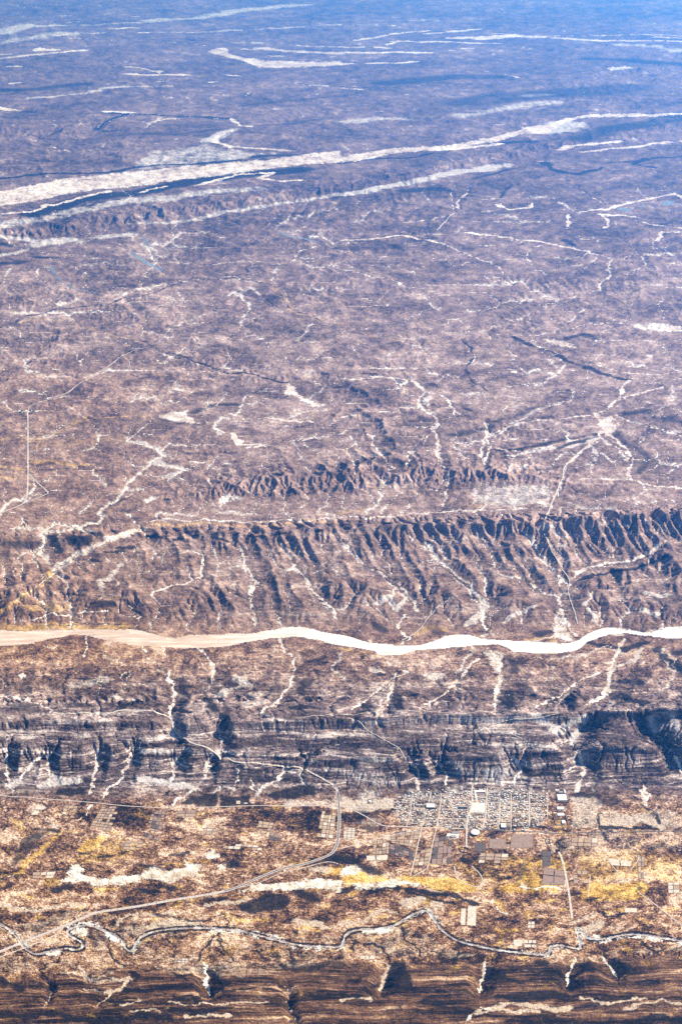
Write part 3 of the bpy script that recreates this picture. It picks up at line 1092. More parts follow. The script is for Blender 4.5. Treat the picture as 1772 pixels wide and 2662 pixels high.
# far hills as broad domes
def dome(u, v, z, ru, rv, rough, seed):
    global Z
    x0, y0 = ground(u, v, 0)
    sc = ru * y0 / F
    d = np.hypot((X - x0) / sc, (Y - y0) / (sc * rv))
    h = np.clip(1 - d, 0, 1)
    if h.max() <= 0:
        return
    n = fbm(X / sc * 1.6, Y / (sc * rv) * 1.6, 5, seed, ridged=True)
    Z = Z + z * h ** 1.3 * (1 - rough * (1 - n) * 0.6)

for a in ((1800, 176, 1500, 110, 1.6, .8, 61), (1080, 206, 420, 150, 1.2, .5, 62), (1370, 248, 300, 60, 1.5, .9, 63), (1460, 240, 330, 70, 1.5, .9, 64), (1540, 262, 300, 60, 1.4, .9, 65),
          (1290, 270, 260, 80, 1.4, .9, 66), (1650, 250, 330, 70, 1.4, .9, 67), (1600, 256, 330, 60, 1.4, .9, 68), (1180, 262, 260, 80, 1.4, .9, 69), (130, 232, 260, 160, 1.2, .6, 70),
          (1640, 1080, 120, 120, 1.0, .9, 71), (1700, 1110, 120, 100, 1.0, .9, 72), (1200, 1130, 70, 80, 1.1, .9, 73), (1000, 1180, 90, 90, 1.2, .9, 74), (860, 1205, 90, 70, 1.2, .9, 75),
          (90, 1425, 60, 90, 1.0, .7, 76), (210, 1412, 60, 60, 1.0, .7, 77), (1260, 1190, 60, 80, 1, .9, 78),
          (410, 1396, 40, 26, 1, .5, 80), (470, 1402, 40, 24, 1, .5, 81), (515, 1390, 40, 22, 1, .5, 82), (578, 1402, 45, 24, 1, .5, 83), (612, 1388, 40, 20, 1, .5, 84),
          (672, 1394, 40, 24, 1, .5, 85), (730, 1386, 40, 22, 1, .5, 86), (785, 1382, 36, 18, 1, .5, 87), (832, 1378, 36, 18, 1, .5, 88), (300, 1432, 40, 40, 1, .5, 89)):
    dome(*a)

# --- masks are read where each ground point shows
def sample(m, u, v):
    x = np.clip((u - U0) / STEP, 0, MW - 1.001); y = np.clip((v - V0) / STEP, 0, MH - 1.001)
    xi = x.astype(np.int32); yi = y.astype(np.int32)
    fx = (x - xi).astype(f32); fy = (y - yi).astype(f32)
    out = (m[yi, xi] * (1 - fx) + m[yi, xi + 1] * fx) * (1 - fy) + (m[yi + 1, xi] * (1 - fx) + m[yi + 1, xi + 1] * fx) * fy
    inside = (u > U0 + 2) & (u < U1 - 2) & (v > V0 + 2) & (v < V1 - 2)
    return np.where(inside, out, 0).astype(f32)

PU, PV = project(X, Y, Z)
wx = fbm(LX / 130, LY / 130, 5, 51, 0.6)
wy = fbm(LX / 130 + 40, LY / 130, 5, 52, 0.6)
val = at_v([(1340, 1), (1370, 1.35), (1560, 1.35), (1640, 1), (1700, 1), (1740, 1.6), (1830, 1.6), (1850, 1), (2480, 1), (2520, 1.3)]) * at_v([(1860, 1), (1900, 1.35), (2060, 1.35), (2085, 1)]) * sample(VALLEY, PU + wx * 9, PV + wy * 9 * dip_row)
Z = np.maximum(Z - val * 1.3, np.minimum(Z, Z * 0.14 - val * 0.12))
bed0 = sample(BED, PU, PV); riv0 = sample(RIVER, PU, PV)
rough = at_v([(-300, .5), (0, .5), (400, .7), (700, .7), (1000, .7), (1180, .5), (1330, .4), (1380, .35), (1620, .4), (1700, .5), (1780, .35), (1850, .3), (1900, .9), (2060, .8), (2085, .1), (2470, .13), (2500, .25), (2662, .3)])
quiet = 1 - smooth(.05, .8, bed0)
Z = Z + (fbm(LX / 900, LY / 900, 6, 91, 0.5) * 75) * rough * s_row * quiet

# --- running water: rain is routed down the ground on a coarser grid and cuts valleys into it
def erode():
    import heapq
    frand = random.Random(3).random
    cols = np.where((gu > -300) & (gu < 2072))[0]; rows = np.where((gv > -20) & (gv < 2740))[0]
    nb8 = ((-1, -1), (-1, 0), (-1, 1), (0, -1), (0, 1), (1, -1), (1, 0), (1, 1))
    h = acc = None
    wash = sample(M['s'], PU, PV)
    for ss, its in ((16, 90), (8, 45), (4, 20), (2, 15)):
        r2, c2 = rows[::ss], cols[::ss]
        pick = np.ix_(r2, c2)
        raw = (Z[pick] / s_row[r2]).astype(np.float64)
        lx, ly, vv = LX[pick], LY[pick], GV[pick]
        nr, nc = raw.shape; n = nr * nc
        if h is None:
            h = raw
        else:
            yy = np.interp(r2, ri, np.arange(len(ri))); xx = np.interp(c2, ci, np.arange(len(ci)))
            y0 = np.minimum(yy.astype(int), len(ri) - 2); x0 = np.minimum(xx.astype(int), len(ci) - 2)
            fy = (yy - y0)[:, None]; fx_ = (xx - x0)[None, :]
            def up2(q):
                a, b = q[y0][:, x0] * (1 - fx_) + q[y0][:, x0 + 1] * fx_, q[y0 + 1][:, x0] * (1 - fx_) + q[y0 + 1][:, x0 + 1] * fx_
                return a * (1 - fy) + b * fy
            low = up2(up2h[0]); h = up2(h) + (raw - low)
        ri, ci = r2, c2
        up2h = [raw]
        firm = smooth(.055, .1, np.interp(vv, *zip(*KK)))
        h = h * firm + raw * (1 - firm)        # hard ridges keep the shape they were given until the last pass
        kk = np.interp(vv, *zip(*KK)) * (0.6 + 0.8 * np.clip(0.5 + fbm(lx / 300, ly / 300, 4, 201), 0, 1))
        up = np.interp(vv, *zip(*UP)) * (0.5 + 1.0 * np.clip(0.5 + 1.3 * fbm(lx / 1100, ly / 1100, 3, 205), 0, 1)) * ss / 2
        up = up + np.interp(vv, *zip(*UPZ)) * np.clip(ZISO[pick], 0, 400) / 100 * ss / 2 * (0.75 + 0.5 * RNG.random(up.shape))
        up = up * (1 - .9 * smooth(.3, .8, wash[pick]))
        fixed = (bed0[pick] > .4) | (riv0[pick] > .4)
        fixed[0] = fixed[-1] = True; fixed[:, 0] = fixed[:, -1] = True
        up[fixed] = 0
        h = h + fbm(lx / (18.0 * ss), ly / (18.0 * ss), 2, 300 + ss) * ss * 1.2 * np.clip(up / ss, 0, 1)
        # fill the hollows so that all water finds a way out
        hl = h.ravel().tolist(); done = bytearray(n); hp = []
        for q in np.where(fixed.ravel())[0].tolist():
            done[q] = 1; hp.append((hl[q], q))
        heapq.heapify(hp)
        nb = [a * nc + c for a, c in nb8]
        while hp:
            z, q = heapq.heappop(hp)
            for d in nb:
                p = q + d
                if 0 <= p < n and not done[p]:
                    done[p] = 1
                    if hl[p] <= z:
                        hl[p] = z + 0.02 + 0.3 * frand()
                    heapq.heappush(hp, (hl[p], p))
        h = np.array(hl).reshape(nr, nc)
        cu = np.abs(np.gradient(lx, axis=1)); cv = np.maximum(np.abs(np.gradient(ly, axis=0)), 1.0)
        dg = np.hypot(cu, cv)
        area = (cu * cv / 200.0).ravel().tolist()
        base = np.arange(n).reshape(nr, nc)
        fx = fixed.ravel()
        for it in range(its):
            h = h + up
            wob = 0.75 + 0.5 * RNG.random((nr, nc))
            best = np.zeros((nr, nc)); rec = base.copy(); dist = np.ones((nr, nc))
            for dr, dc in nb8:
                dl = dg if dr and dc else (cv if dr else cu)
                a0, a1 = max(0, -dr), nr - max(0, dr); b0, b1 = max(0, -dc), nc - max(0, dc)
                s = (h[a0:a1, b0:b1] - h[a0 + dr:a1 + dr, b0 + dc:b1 + dc]) / dl[a0:a1, b0:b1]
                if it < its - 4:
                    s = s * wob[a0 + dr:a1 + dr, b0 + dc:b1 + dc]
                bt = best[a0:a1, b0:b1]
                m = s > bt
                bt[m] = s[m]
                rec[a0:a1, b0:b1][m] = base[a0 + dr:a1 + dr, b0 + dc:b1 + dc][m]
                dist[a0:a1, b0:b1][m] = dl[a0:a1, b0:b1][m]
            order = np.argsort(h.ravel(), kind='stable').tolist()
            rl = rec.ravel(); rl[fx] = np.arange(n)[fx]; rl = rl.tolist()
            A = list(area)
            for q in reversed(order):
                r = rl[q]
                if r != q:
                    A[r] += A[q]
            acc = np.array(A).reshape(nr, nc)
            f = (kk * np.sqrt(np.minimum(acc, 20000)) * 14.0 / dist).ravel().tolist()
            hl = h.ravel().tolist()
            for q in order:
                r = rl[q]
                if r != q:
                    w = f[q]
                    hl[q] = (hl[q] + w * hl[r]) / (1 + w)
            h = np.array(hl).reshape(nr, nc)
            if it % 6 == 5:        # soil creep
                h = np.where(fixed | (firm < .5), h, h * .8 + box3(h) * .2)
    return ri, ci, h, acc

KK = [(-20, .1), (300, .2), (650, .3), (1180, .3), (1240, .28), (1330, .3), (1342, .05), (1400, .08), (1600, .08), (1660, .1), (1690, .2), (1730, .14), (1830, .08), (1850, .012), (1900, .02), (2060, .025), (2090, .03), (2470, .03), (2500, .004), (2740, .004)]
UP = [(-20, .08), (300, .35), (650, .55), (1000, .6), (1100, .65), (1190, .5), (1290, .4), (1335, .05), (1358, .2), (1520, .22), (1620, .1), (1640, .0), (1700, .0), (1740, .25), (1830, .1), (1850, .0), (2060, .0), (2740, .0)]
UPZ = [(-20, 0), (300, .1), (400, .5), (640, .5), (700, 0), (1150, 0), (1180, 1.1), (1330, 1.1), (1340, .3), (1450, .3), (1640, .2), (1700, .15), (1830, .05), (1850, 0), (2740, 0)]
ri, ci, EH, EA = erode()
_x = np.interp(np.arange(NC), ci, np.arange(len(ci))); _y = np.interp(np.arange(NR), ri, np.arange(len(ri)))

def cubic(a):
    """a value of the coarser grid at every vertex of the ground sheet"""
    def along(a, t, ax):
        i = np.clip(t.astype(int), 1, a.shape[ax] - 3); f = t - i
        f = np.clip(f, -1, 2).astype(f32)
        w = (-.5 * f + f ** 2 - .5 * f ** 3, 1 - 2.5 * f ** 2 + 1.5 * f ** 3, .5 * f + 2 * f ** 2 - 1.5 * f ** 3, -.5 * f ** 2 + .5 * f ** 3)
        sh = (-1, 1) if ax == 0 else (1, -1)
        return sum(np.take(a, i + k - 1, ax) * w[k].reshape(sh) for k in range(4))
    return along(along(a.astype(f32), _y, 0), _x, 1)

core = np.minimum(smooth(-290, -160, GU) * (1 - smooth(1930, 2060, GU)), smooth(-15, 10, GV) * (1 - smooth(2690, 2730, GV)))
Z = Z * (1 - core) + cubic(EH) * s_row * core
flow = cubic(np.log10(np.maximum(EA, 1))) * core
wide_flow = cubic(np.log10(np.maximum(box3(EA), 1))) * core

# small relief on top of that
blob = fbm(LX / 75, LY / 75, 4, 99, 0.5, ridged=True)
kb = at_v([(1690, 0), (1712, 1), (1790, .9), (1830, 0)]) * (1 - smooth(500, 900, GU)).astype(f32)
Z = Z + (fbm(LX / 160, LY / 160, 4, 95, 0.5, ridged=True) * 5 * rough * s_row + blob * kb * 9) * quiet - bed0 * 4
Z = Z - sample(box3(box3(box3(RIVER))), PU, PV) * 9
Z = Z.astype(np.float64)
PU, PV = project(X, Y, Z)

# --- soils, and the traced shade painted in with the dark ones
wz = 13.0
WU, WV = PU + wx * wz, PV + wy * wz * dip_row
sand = sample(M['s'], WU, WV); dark = sample(M['d'], WU, WV); ochre = sample(M['o'], WU, WV); pale = sample(M['p'], WU, WV)
bank = sample(BANK, PU + wx * 2, PV + wy * 2 * dip_row)
bed = sample(BED, PU + wx * 2, PV + wy * 2 * dip_row); riv = sample(RIVER, PU, PV); lake = sample(LAKE, PU + wx * 3, PV + wy * 3 * dip_row)
_w1 = fbm(LX / 500, LY / 500, 4, 113) * 1.1; _w2 = fbm(LX / 500, LY / 500, 4, 114) * 1.1
streak = fbm(LX / 700 - LY / 1200 + _w1, LY / 420 + _w2, 6, 111, 0.5) * 1.15
mottle = fbm(LX / 90 + _w1 * 3, LY / 60 + _w2 * 3, 4, 121, 0.55)
vein = 1 - smooth(0.0, 0.028, np.abs(fbm(LX / 520 + wx * .2, LY / 420 + wy * .2, 5, 131, 0.5)))
vein2 = 1 - smooth(0.0, 0.035, np.abs(fbm(LX / 260 + wx * .2, LY / 330 + wy * .2, 4, 141, 0.5)))
spot = fbm(LX / 150, LY / 150, 5, 151, 0.62)
spotd = fbm(LX / 190, LY / 130, 5, 161, 0.62)
zv = at_v([(-300, .25), (300, .4), (560, .6), (700, .9), (1300, .9), (1400, .7), (1620, .7), (1700, .6), (1850, .1), (2000, .1), (2090, .35), (2470, .45), (2520, .1)])
zs = at_v([(-300, .4), (100, .5), (350, .6), (600, .4), (1000, .4), (1300, .35), (1620, .35), (1700, .8), (1850, .35), (2060, .5), (2090, .6), (2470, .65), (2520, .25)])
zd = at_v([(-300, .1), (300, .15), (600, .3), (1000, .4), (1300, .35), (1640, .35), (1720, .7), (1850, .7), (2060, .7), (2090, .5), (2470, .55), (2520, .6)])
fresh = 1 - np.clip(sand + bed + riv, 0, 1)
pale = np.maximum(pale, zs * smooth(.22, .55, spot + .25 * streak))
pale = np.maximum(pale, zv * vein * .45 * smooth(-.15, .2, streak))
zf = at_v([(-300, 0), (200, .3), (600, .75), (1000, .9), (1300, 1), (1600, 1), (1830, .9), (1860, .4), (2060, .5), (2085, 0), (2490, 0), (2540, .3), (2662, .3)])
sand = np.maximum(sand, zf * .8 * np.maximum(smooth(2.6, 3.4, flow), at_v([(250, 0), (520, .75), (700, .9), (1300, .9), (1360, .8), (1620, .8), (1640, 0)]) * smooth(1.55, 2.25, flow)))
pale = np.maximum(pale, zf * .6 * np.maximum(smooth(2.2, 3.2, wide_flow), at_v([(300, 0), (560, .8), (1640, .8), (1641, 0)]) * smooth(1.75, 2.6, wide_flow)))
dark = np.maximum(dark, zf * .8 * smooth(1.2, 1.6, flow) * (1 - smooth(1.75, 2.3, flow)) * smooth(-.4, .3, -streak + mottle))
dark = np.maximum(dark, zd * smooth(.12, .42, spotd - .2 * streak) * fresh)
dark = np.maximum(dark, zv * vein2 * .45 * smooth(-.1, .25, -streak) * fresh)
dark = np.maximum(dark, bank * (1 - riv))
dark = dark * (1 - smooth(.3, .7, bed))
fore = at_v([(2060, 0), (2100, 1), (2480, 1), (2540, .5)])
ochre = np.maximum(ochre, fore * .55 * smooth(0.05, .45, fbm(LX / 330, LY / 200, 5, 171)))
ochre = np.maximum(ochre, at_v([(1640, 0), (1690, .25), (1760, .15), (1820, 0)]) * (1 - smooth(600, 1000, GU)))
strata = at_v([(1340, 0), (1400, .25), (1600, .3), (1640, 0), (1730, .1), (1800, .7), (1860, .55), (1890, .5), (1930, .8), (2040, 1), (2075, .2), (2090, 0), (2490, 0), (2530, 1), (2662, 1)])
edge = np.interp(GU, *zip(*JB))
strata = np.where(GV > 2300, smooth(-6, 26, PV - edge - wy * 10), strata)
warm = at_v([(1100, 0), (1400, .12), (1600, .3), (1680, .6), (1800, .35), (1880, .05), (2040, .1), (2100, .8), (2300, 1), (2662, 1)])
warm = np.clip(warm + .35 * (1 - smooth(200, 700, GU)) * at_v([(900, 0), (1000, 1), (1700, 1), (1850, 0)]), 0, 1)
far = at_v([(-300, .05), (100, .1), (500, .18), (1000, .34), (1340, .32), (1620, .34), (1720, .7), (2060, .7), (2090, 1.1)])
calm = at_v([(-300, .2), (300, .28), (560, .38), (700, .46), (1000, .48), (1340, .36), (1620, .36), (1700, .8), (1850, .6), (2060, .6), (2090, .8), (2480, .8), (2520, .6)])
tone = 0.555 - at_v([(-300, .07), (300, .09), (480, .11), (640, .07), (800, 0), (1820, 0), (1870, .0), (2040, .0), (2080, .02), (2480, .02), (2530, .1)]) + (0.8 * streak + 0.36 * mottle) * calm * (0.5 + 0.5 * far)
CLS = np.zeros(X.shape, np.int8)
CLS[bed > 0.5] = 1
CLS[riv > 0.5] = 2
CLS[lake > 0.5] = 3

# ------------------------------------------------------------------ materials
def mat(name):
    m = bpy.data.materials.new(name)
    m.use_nodes = True
    nt = m.node_tree
    return m, nt, nt.nodes['Principled BSDF']

def node(nt, kind, **kw):
    n = nt.nodes.new(kind)
    for k, v in kw.items():
        setattr(n, k, v)
    return n

def math_node(nt, op, a, b=None, c=None, clamp=False):
    n = node(nt, 'ShaderNodeMath', operation=op, use_clamp=clamp)
    for i, x in enumerate((a, b, c)):
        if x is None:
            continue
        if isinstance(x, (int, float)):
            n.inputs[i].default_value = x
        else:
            nt.links.new(x, n.inputs[i])
    return n.outputs[0]

def noise_node(nt, vec, scale, detail=4, rough=0.6):
    n = node(nt, 'ShaderNodeTexNoise')
    n.inputs['Scale'].default_value = scale
    n.inputs['Detail'].default_value = detail
    n.inputs['Roughness'].default_value = rough
    nt.links.new(vec, n.inputs['Vector'])
    return n.outputs['Fac']

def ramp(nt, fac, stops):
    n = node(nt, 'ShaderNodeValToRGB')
    e = n.color_ramp.elements
    while len(e) < len(stops):
        e.new(0.5)
    for q, (p, c) in zip(e, stops):
        q.position = p
        q.color = (c[0], c[1], c[2], 1)
    nt.links.new(fac, n.inputs[0])
    return n.outputs[0]

def mix(nt, fac, a, b):
    n = node(nt, 'ShaderNodeMix', data_type='RGBA')
    if isinstance(fac, (int, float)):
        n.inputs[0].default_value = fac
    else:
        nt.links.new(fac, n.inputs[0])
    for i, x in ((6, a), (7, b)):
        if isinstance(x, tuple):
            n.inputs[i].default_value = (*x, 1)
        else:
            nt.links.new(x, n.inputs[i])
    return n.outputs[2]

def stretched(nt, pos, sx, sy, sz):
    n = node(nt, 'ShaderNodeMapping')
    n.inputs['Scale'].default_value = (sx, sy, sz)
    nt.links.new(pos, n.inputs[0])
    return n.outputs[0]

def edge_mask(nt, m, n, width, k=0.9):
    """a mask whose edge is broken up by noise"""
    t = math_node(nt, 'MULTIPLY_ADD', math_node(nt, 'SUBTRACT', n, 0.5), k, m)
    r = node(nt, 'ShaderNodeMapRange', interpolation_type='SMOOTHSTEP')
    nt.links.new(t, r.inputs[0])
    r.inputs[1].default_value = 0.5 - width
    r.inputs[2].default_value = 0.5 + width
    return r.outputs[0]

def ground_material():
    m, nt, bs = mat("desert_soil")
    L = nt.links
    pos = node(nt, 'ShaderNodeNewGeometry').outputs['Position']
    A = node(nt, 'ShaderNodeVertexColor', layer_name='soil_and_shade')
    B = node(nt, 'ShaderNodeVertexColor', layer_name='soil_kind')
    sa = node(nt, 'ShaderNodeSeparateColor'); L.new(A.outputs[0], sa.inputs[0])
    sb = node(nt, 'ShaderNodeSeparateColor'); L.new(B.outputs[0], sb.inputs[0])
    sandm, darkm, ochrem, stratam = sa.outputs[0], sa.outputs[1], sa.outputs[2], A.outputs[1]
    tonem, warmm, palem, farm = sb.outputs[0], sb.outputs[1], sb.outputs[2], B.outputs[1]
    grain = node(nt, 'ShaderNodeAttribute', attribute_name='ground_grain').outputs['Vector']
    fine = noise_node(nt, grain, 1 / 30.0, 3, 0.75)
    mid = noise_node(nt, grain, 1 / 120.0, 5, 0.7)
    wide = noise_node(nt, stretched(nt, grain, 1 / 800.0, 1 / 560.0, 1 / 400.0), 1.0, 6, 0.7)
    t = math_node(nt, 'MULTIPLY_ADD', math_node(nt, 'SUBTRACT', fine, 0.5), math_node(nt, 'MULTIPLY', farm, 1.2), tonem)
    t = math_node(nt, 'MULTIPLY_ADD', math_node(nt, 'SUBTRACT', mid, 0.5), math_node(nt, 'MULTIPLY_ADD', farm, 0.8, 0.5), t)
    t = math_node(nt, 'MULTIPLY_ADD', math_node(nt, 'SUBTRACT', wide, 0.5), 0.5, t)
    cool = ramp(nt, t, [(0.05, (.005, .003, .003)), (0.3, (.055, .033, .028)), (0.5, (.205, .130, .112)), (0.7, (.42, .285, .245)), (0.92, (.78, .63, .55))])
    hot = ramp(nt, t, [(0.05, (.005, .003, .001)), (0.3, (.058, .026, .012)), (0.5, (.215, .102, .048)), (0.7, (.45, .24, .125)), (0.95, (.82, .61, .43))])
    c = mix(nt, warmm, cool, hot)
    # beds of rock that crop out along the slopes
    sx = node(nt, 'ShaderNodeSeparateXYZ'); L.new(pos, sx.inputs[0])
    near = math_node(nt, 'LESS_THAN', sx.outputs[1], 12500.0)      # the nearest ridge dips the other way
    lev = math_node(nt, 'MULTIPLY_ADD', sx.outputs[1], math_node(nt, 'MULTIPLY_ADD', near, -0.75, 0.3), sx.outputs[2])
    lev = math_node(nt, 'MULTIPLY_ADD', noise_node(nt, grain, 1 / 1100.0, 2, 0.5), 90.0, lev)
    bedv = node(nt, 'ShaderNodeCombineXYZ')
    L.new(math_node(nt, 'MULTIPLY', sx.outputs[0], 1 / 420.0), bedv.inputs[0])
    L.new(math_node(nt, 'MULTIPLY_ADD', mid, 0.35, math_node(nt, 'MULTIPLY', lev, 1 / 19.0)), bedv.inputs[1])
    beds = noise_node(nt, bedv.outputs[0], 1.0, 4, 0.75)
    bedw = node(nt, 'ShaderNodeCombineXYZ')
    L.new(math_node(nt, 'MULTIPLY', sx.outputs[0], 1 / 1400.0), bedw.inputs[0])
    L.new(math_node(nt, 'MULTIPLY', lev, 1 / 75.0), bedw.inputs[1])
    beds2 = noise_node(nt, bedw.outputs[0], 1.0, 2, 0.5)
    bb = math_node(nt, 'MULTIPLY_ADD', math_node(nt, 'SUBTRACT', beds2, 0.5), 0.8, beds)
    bb = math_node(nt, 'MULTIPLY_ADD', math_node(nt, 'SUBTRACT', fine, 0.5), 0.3, bb)
    bb = math_node(nt, 'MULTIPLY_ADD', math_node(nt, 'SUBTRACT', tonem, 0.5), 0.22, bb)
    bc = ramp(nt, bb, [(0.30, (.003, .003, .005)), (0.42, (.026, .019, .021)), (0.52, (.125, .090, .088)), (0.60, (.30, .225, .21)), (0.71, (.80, .70, .64))])
    bw = ramp(nt, bb, [(0.32, (.002, .0015, .001)), (0.42, (.022, .012, .006)), (0.52, (.095, .044, .022)), (0.64, (.24, .12, .06)), (0.80, (.80, .58, .38))])
    c = mix(nt, math_node(nt, 'MULTIPLY', stratam, 0.95), c, mix(nt, warmm, bc, bw))
    # dry grass, pale silt, dark stony ground and brush with painted shade, gravel of the washes
    oc = ramp(nt, t, [(0.1, (.08, .038, .008)), (0.5, (.54, .29, .05)), (0.95, (.90, .62, .19))])
    oc = mix(nt, warmm, ramp(nt, t, [(0.1, (.09, .055, .04)), (0.5, (.36, .22, .14)), (0.95, (.75, .55, .40))]), oc)
    c = mix(nt, edge_mask(nt, ochrem, mid, 0.35, 0.9), c, oc)
    pc = mix(nt, warmm, ramp(nt, fine, [(0.25, (.40, .345, .33)), (0.7, (.80, .72, .69))]), ramp(nt, fine, [(0.25, (.34, .22, .14)), (0.7, (.82, .66, .50))]))
    c = mix(nt, math_node(nt, 'MULTIPLY', edge_mask(nt, palem, math_node(nt, 'MULTIPLY_ADD', math_node(nt, 'SUBTRACT', wide, 0.5), 0.9, mid), 0.3, 1.3), 0.85), c, pc)
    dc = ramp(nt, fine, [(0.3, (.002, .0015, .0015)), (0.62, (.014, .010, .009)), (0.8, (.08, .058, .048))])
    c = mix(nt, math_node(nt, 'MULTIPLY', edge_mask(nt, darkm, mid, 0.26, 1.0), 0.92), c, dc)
    sn = math_node(nt, 'MULTIPLY_ADD', math_node(nt, 'SUBTRACT', wide, 0.5), 0.8, mid)
    sc = mix(nt, warmm, ramp(nt, sn, [(0.3, (.40, .29, .255)), (0.48, (.66, .53, .47)), (0.7, (.90, .83, .79))]), ramp(nt, sn, [(0.3, (.42, .31, .21)), (0.45, (.68, .56, .43)), (0.62, (.90, .85, .77))]))
    c = mix(nt, edge_mask(nt, sandm, math_node(nt, 'MULTIPLY_ADD', math_node(nt, 'SUBTRACT', mid, 0.5), 0.9, fine), 0.18, 1.0), c, sc)
    L.new(c, bs.inputs['Base Color'])
    bs.inputs['Roughness'].default_value = 0.95
    bs.inputs['Specular IOR Level'].default_value = 0.1
    bp = node(nt, 'ShaderNodeBump')
    bp.inputs['Strength'].default_value = 0.7
    bp.inputs['Distance'].default_value = 42.0
    L.new(mid, bp.inputs['Height'])
    L.new(bp.outputs[0], bs.inputs['Normal'])
    return m

def bed_material():
    m, nt, bs = mat("riverbed_gravel")
    pos = node(nt, 'ShaderNodeNewGeometry').outputs['Position']
    sx = node(nt, 'ShaderNodeSeparateXYZ'); nt.links.new(pos, sx.inputs[0])
    br = noise_node(nt, stretched(nt, pos, 1 / 520.0, 1 / 75.0, 0.001), 1.0, 5, 0.62)
    fine = noise_node(nt, pos, 1 / 40.0, 3, 0.6)
    silt = ramp(nt, br, [(0.3, (.50, .33, .235)), (0.5, (.66, .48, .365)), (0.68, (.84, .70, .57))])
    salt = ramp(nt, br, [(0.3, (.66, .55, .45)), (0.42, (.86, .80, .72)), (0.6, (.93, .91, .88))])
    along = node(nt, 'ShaderNodeMapRange')
    nt.links.new(math_node(nt, 'MULTIPLY_ADD', br, 900.0, sx.outputs[0]), along.inputs[0])
    along.inputs[1].default_value = -1500; along.inputs[2].default_value = 300
    c = mix(nt, along.outputs[0], silt, salt)
    c = mix(nt, math_node(nt, 'MULTIPLY', fine, 0.25), c, (.55, .42, .33))
    nt.links.new(c, bs.inputs['Base Color'])
    bs.inputs['Roughness'].default_value = 0.95
    return m

def water_material(name, stops, rough):
    m, nt, bs = mat(name)
    pos = node(nt, 'ShaderNodeNewGeometry').outputs['Position']
    n = noise_node(nt, stretched(nt, pos, 1 / 90.0, 1 / 60.0, 0.01), 1.0, 4, 0.6)
    nt.links.new(ramp(nt, n, stops), bs.inputs['Base Color'])
    bs.inputs['Roughness'].default_value = rough
    bp = node(nt, 'ShaderNodeBump'); bp.inputs['Strength'].default_value = 0.15; bp.inputs['Distance'].default_value = 1.0
    nt.links.new(noise_node(nt, pos, 0.2, 3), bp.inputs['Height'])
    nt.links.new(bp.outputs[0], bs.inputs['Normal'])
    return m

def plain_material(name, c1, c2, scale=0.15, rough=0.9, bump=0.3):
    m, nt, bs = mat(name)
    pos = node(nt, 'ShaderNodeNewGeometry').outputs['Position']
    n = noise_node(nt, pos, scale, 4, 0.65)
    nt.links.new(ramp(nt, n, [(0.3, c1), (0.7, c2)]), bs.inputs['Base Color'])
    bs.inputs['Roughness'].default_value = rough
    bp = node(nt, 'ShaderNodeBump'); bp.inputs['Strength'].default_value = bump; bp.inputs['Distance'].default_value = 0.3
    nt.links.new(n, bp.inputs['Height'])
    nt.links.new(bp.outputs[0], bs.inputs['Normal'])
    return m

# ------------------------------------------------------------------ meshes of the ground
def mesh_from(name, verts, faces, m, smooth_it=False):
    me = bpy.data.meshes.new(name)
    me.vertices.add(len(verts))
    me.vertices.foreach_set('co', np.ascontiguousarray(verts, f32).ravel())
    k = faces.shape[1]
    me.loops.add(faces.size)
    me.loops.foreach_set('vertex_index', np.ascontiguousarray(faces, np.int32).ravel())
    me.polygons.add(len(faces))
    me.polygons.foreach_set('loop_start', np.arange(0, faces.size, k, dtype=np.int32))
    if smooth_it:
        me.polygons.foreach_set('use_smooth', np.ones(len(faces), bool))
    me.update(calc_edges=True)
    me.materials.append(m)
    return me

def structure(name, me):
    o = bpy.data.objects.new(name, me)
    COL.objects.link(o)
    o['kind'] = 'structure'
    return o

VERT = np.stack([X, Y, Z], -1).reshape(-1, 3)
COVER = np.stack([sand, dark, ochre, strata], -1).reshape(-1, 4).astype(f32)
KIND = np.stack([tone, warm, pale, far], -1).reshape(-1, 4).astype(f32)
GRAIN = np.stack([LX, LY, Z / s_row], -1).reshape(-1, 3).astype(f32)
idx = np.arange(NR * NC).reshape(NR, NC)
quads = np.stack([idx[1:, :-1], idx[1:, 1:], idx[:-1, 1:], idx[:-1, :-1]], -1).reshape(-1, 4)
qc = np.minimum(np.minimum(CLS[1:, :-1], CLS[1:, 1:]), np.minimum(CLS[:-1, 1:], CLS[:-1, :-1])).ravel()
for cls, name, m in ((0, 'desert_ground', ground_material()), (1, 'dry_riverbed', bed_material()),
                     (2, 'river', water_material('silty_river_water', [(0.3, (.20, .17, .165)), (0.5, (.46, .40, .375)), (0.65, (.80, .74, .69))], 0.35)),
                     (3, 'lake_water', water_material('grey_lake_water', [(0.3, (.20, .21, .24)), (0.7, (.27, .27, .30))], 0.3))):
    q = quads[qc == cls]
    if not len(q):
        continue
    used, inv = np.unique(q, return_inverse=True)
    me = mesh_from(name, VERT[used], inv.reshape(-1, 4), m, True)
    if cls == 0:
        for nm, arr in (('soil_and_shade', COVER), ('soil_kind', KIND)):
            at = me.color_attributes.new(nm, 'FLOAT_COLOR', 'POINT')
            at.data.foreach_set('color', arr[used].ravel())
    gr = me.attributes.new('ground_grain', 'FLOAT_VECTOR', 'POINT')
    gr.data.foreach_set('vector', GRAIN[used].ravel())
    structure(name, me)
del GRAIN, COVER, KIND, quads

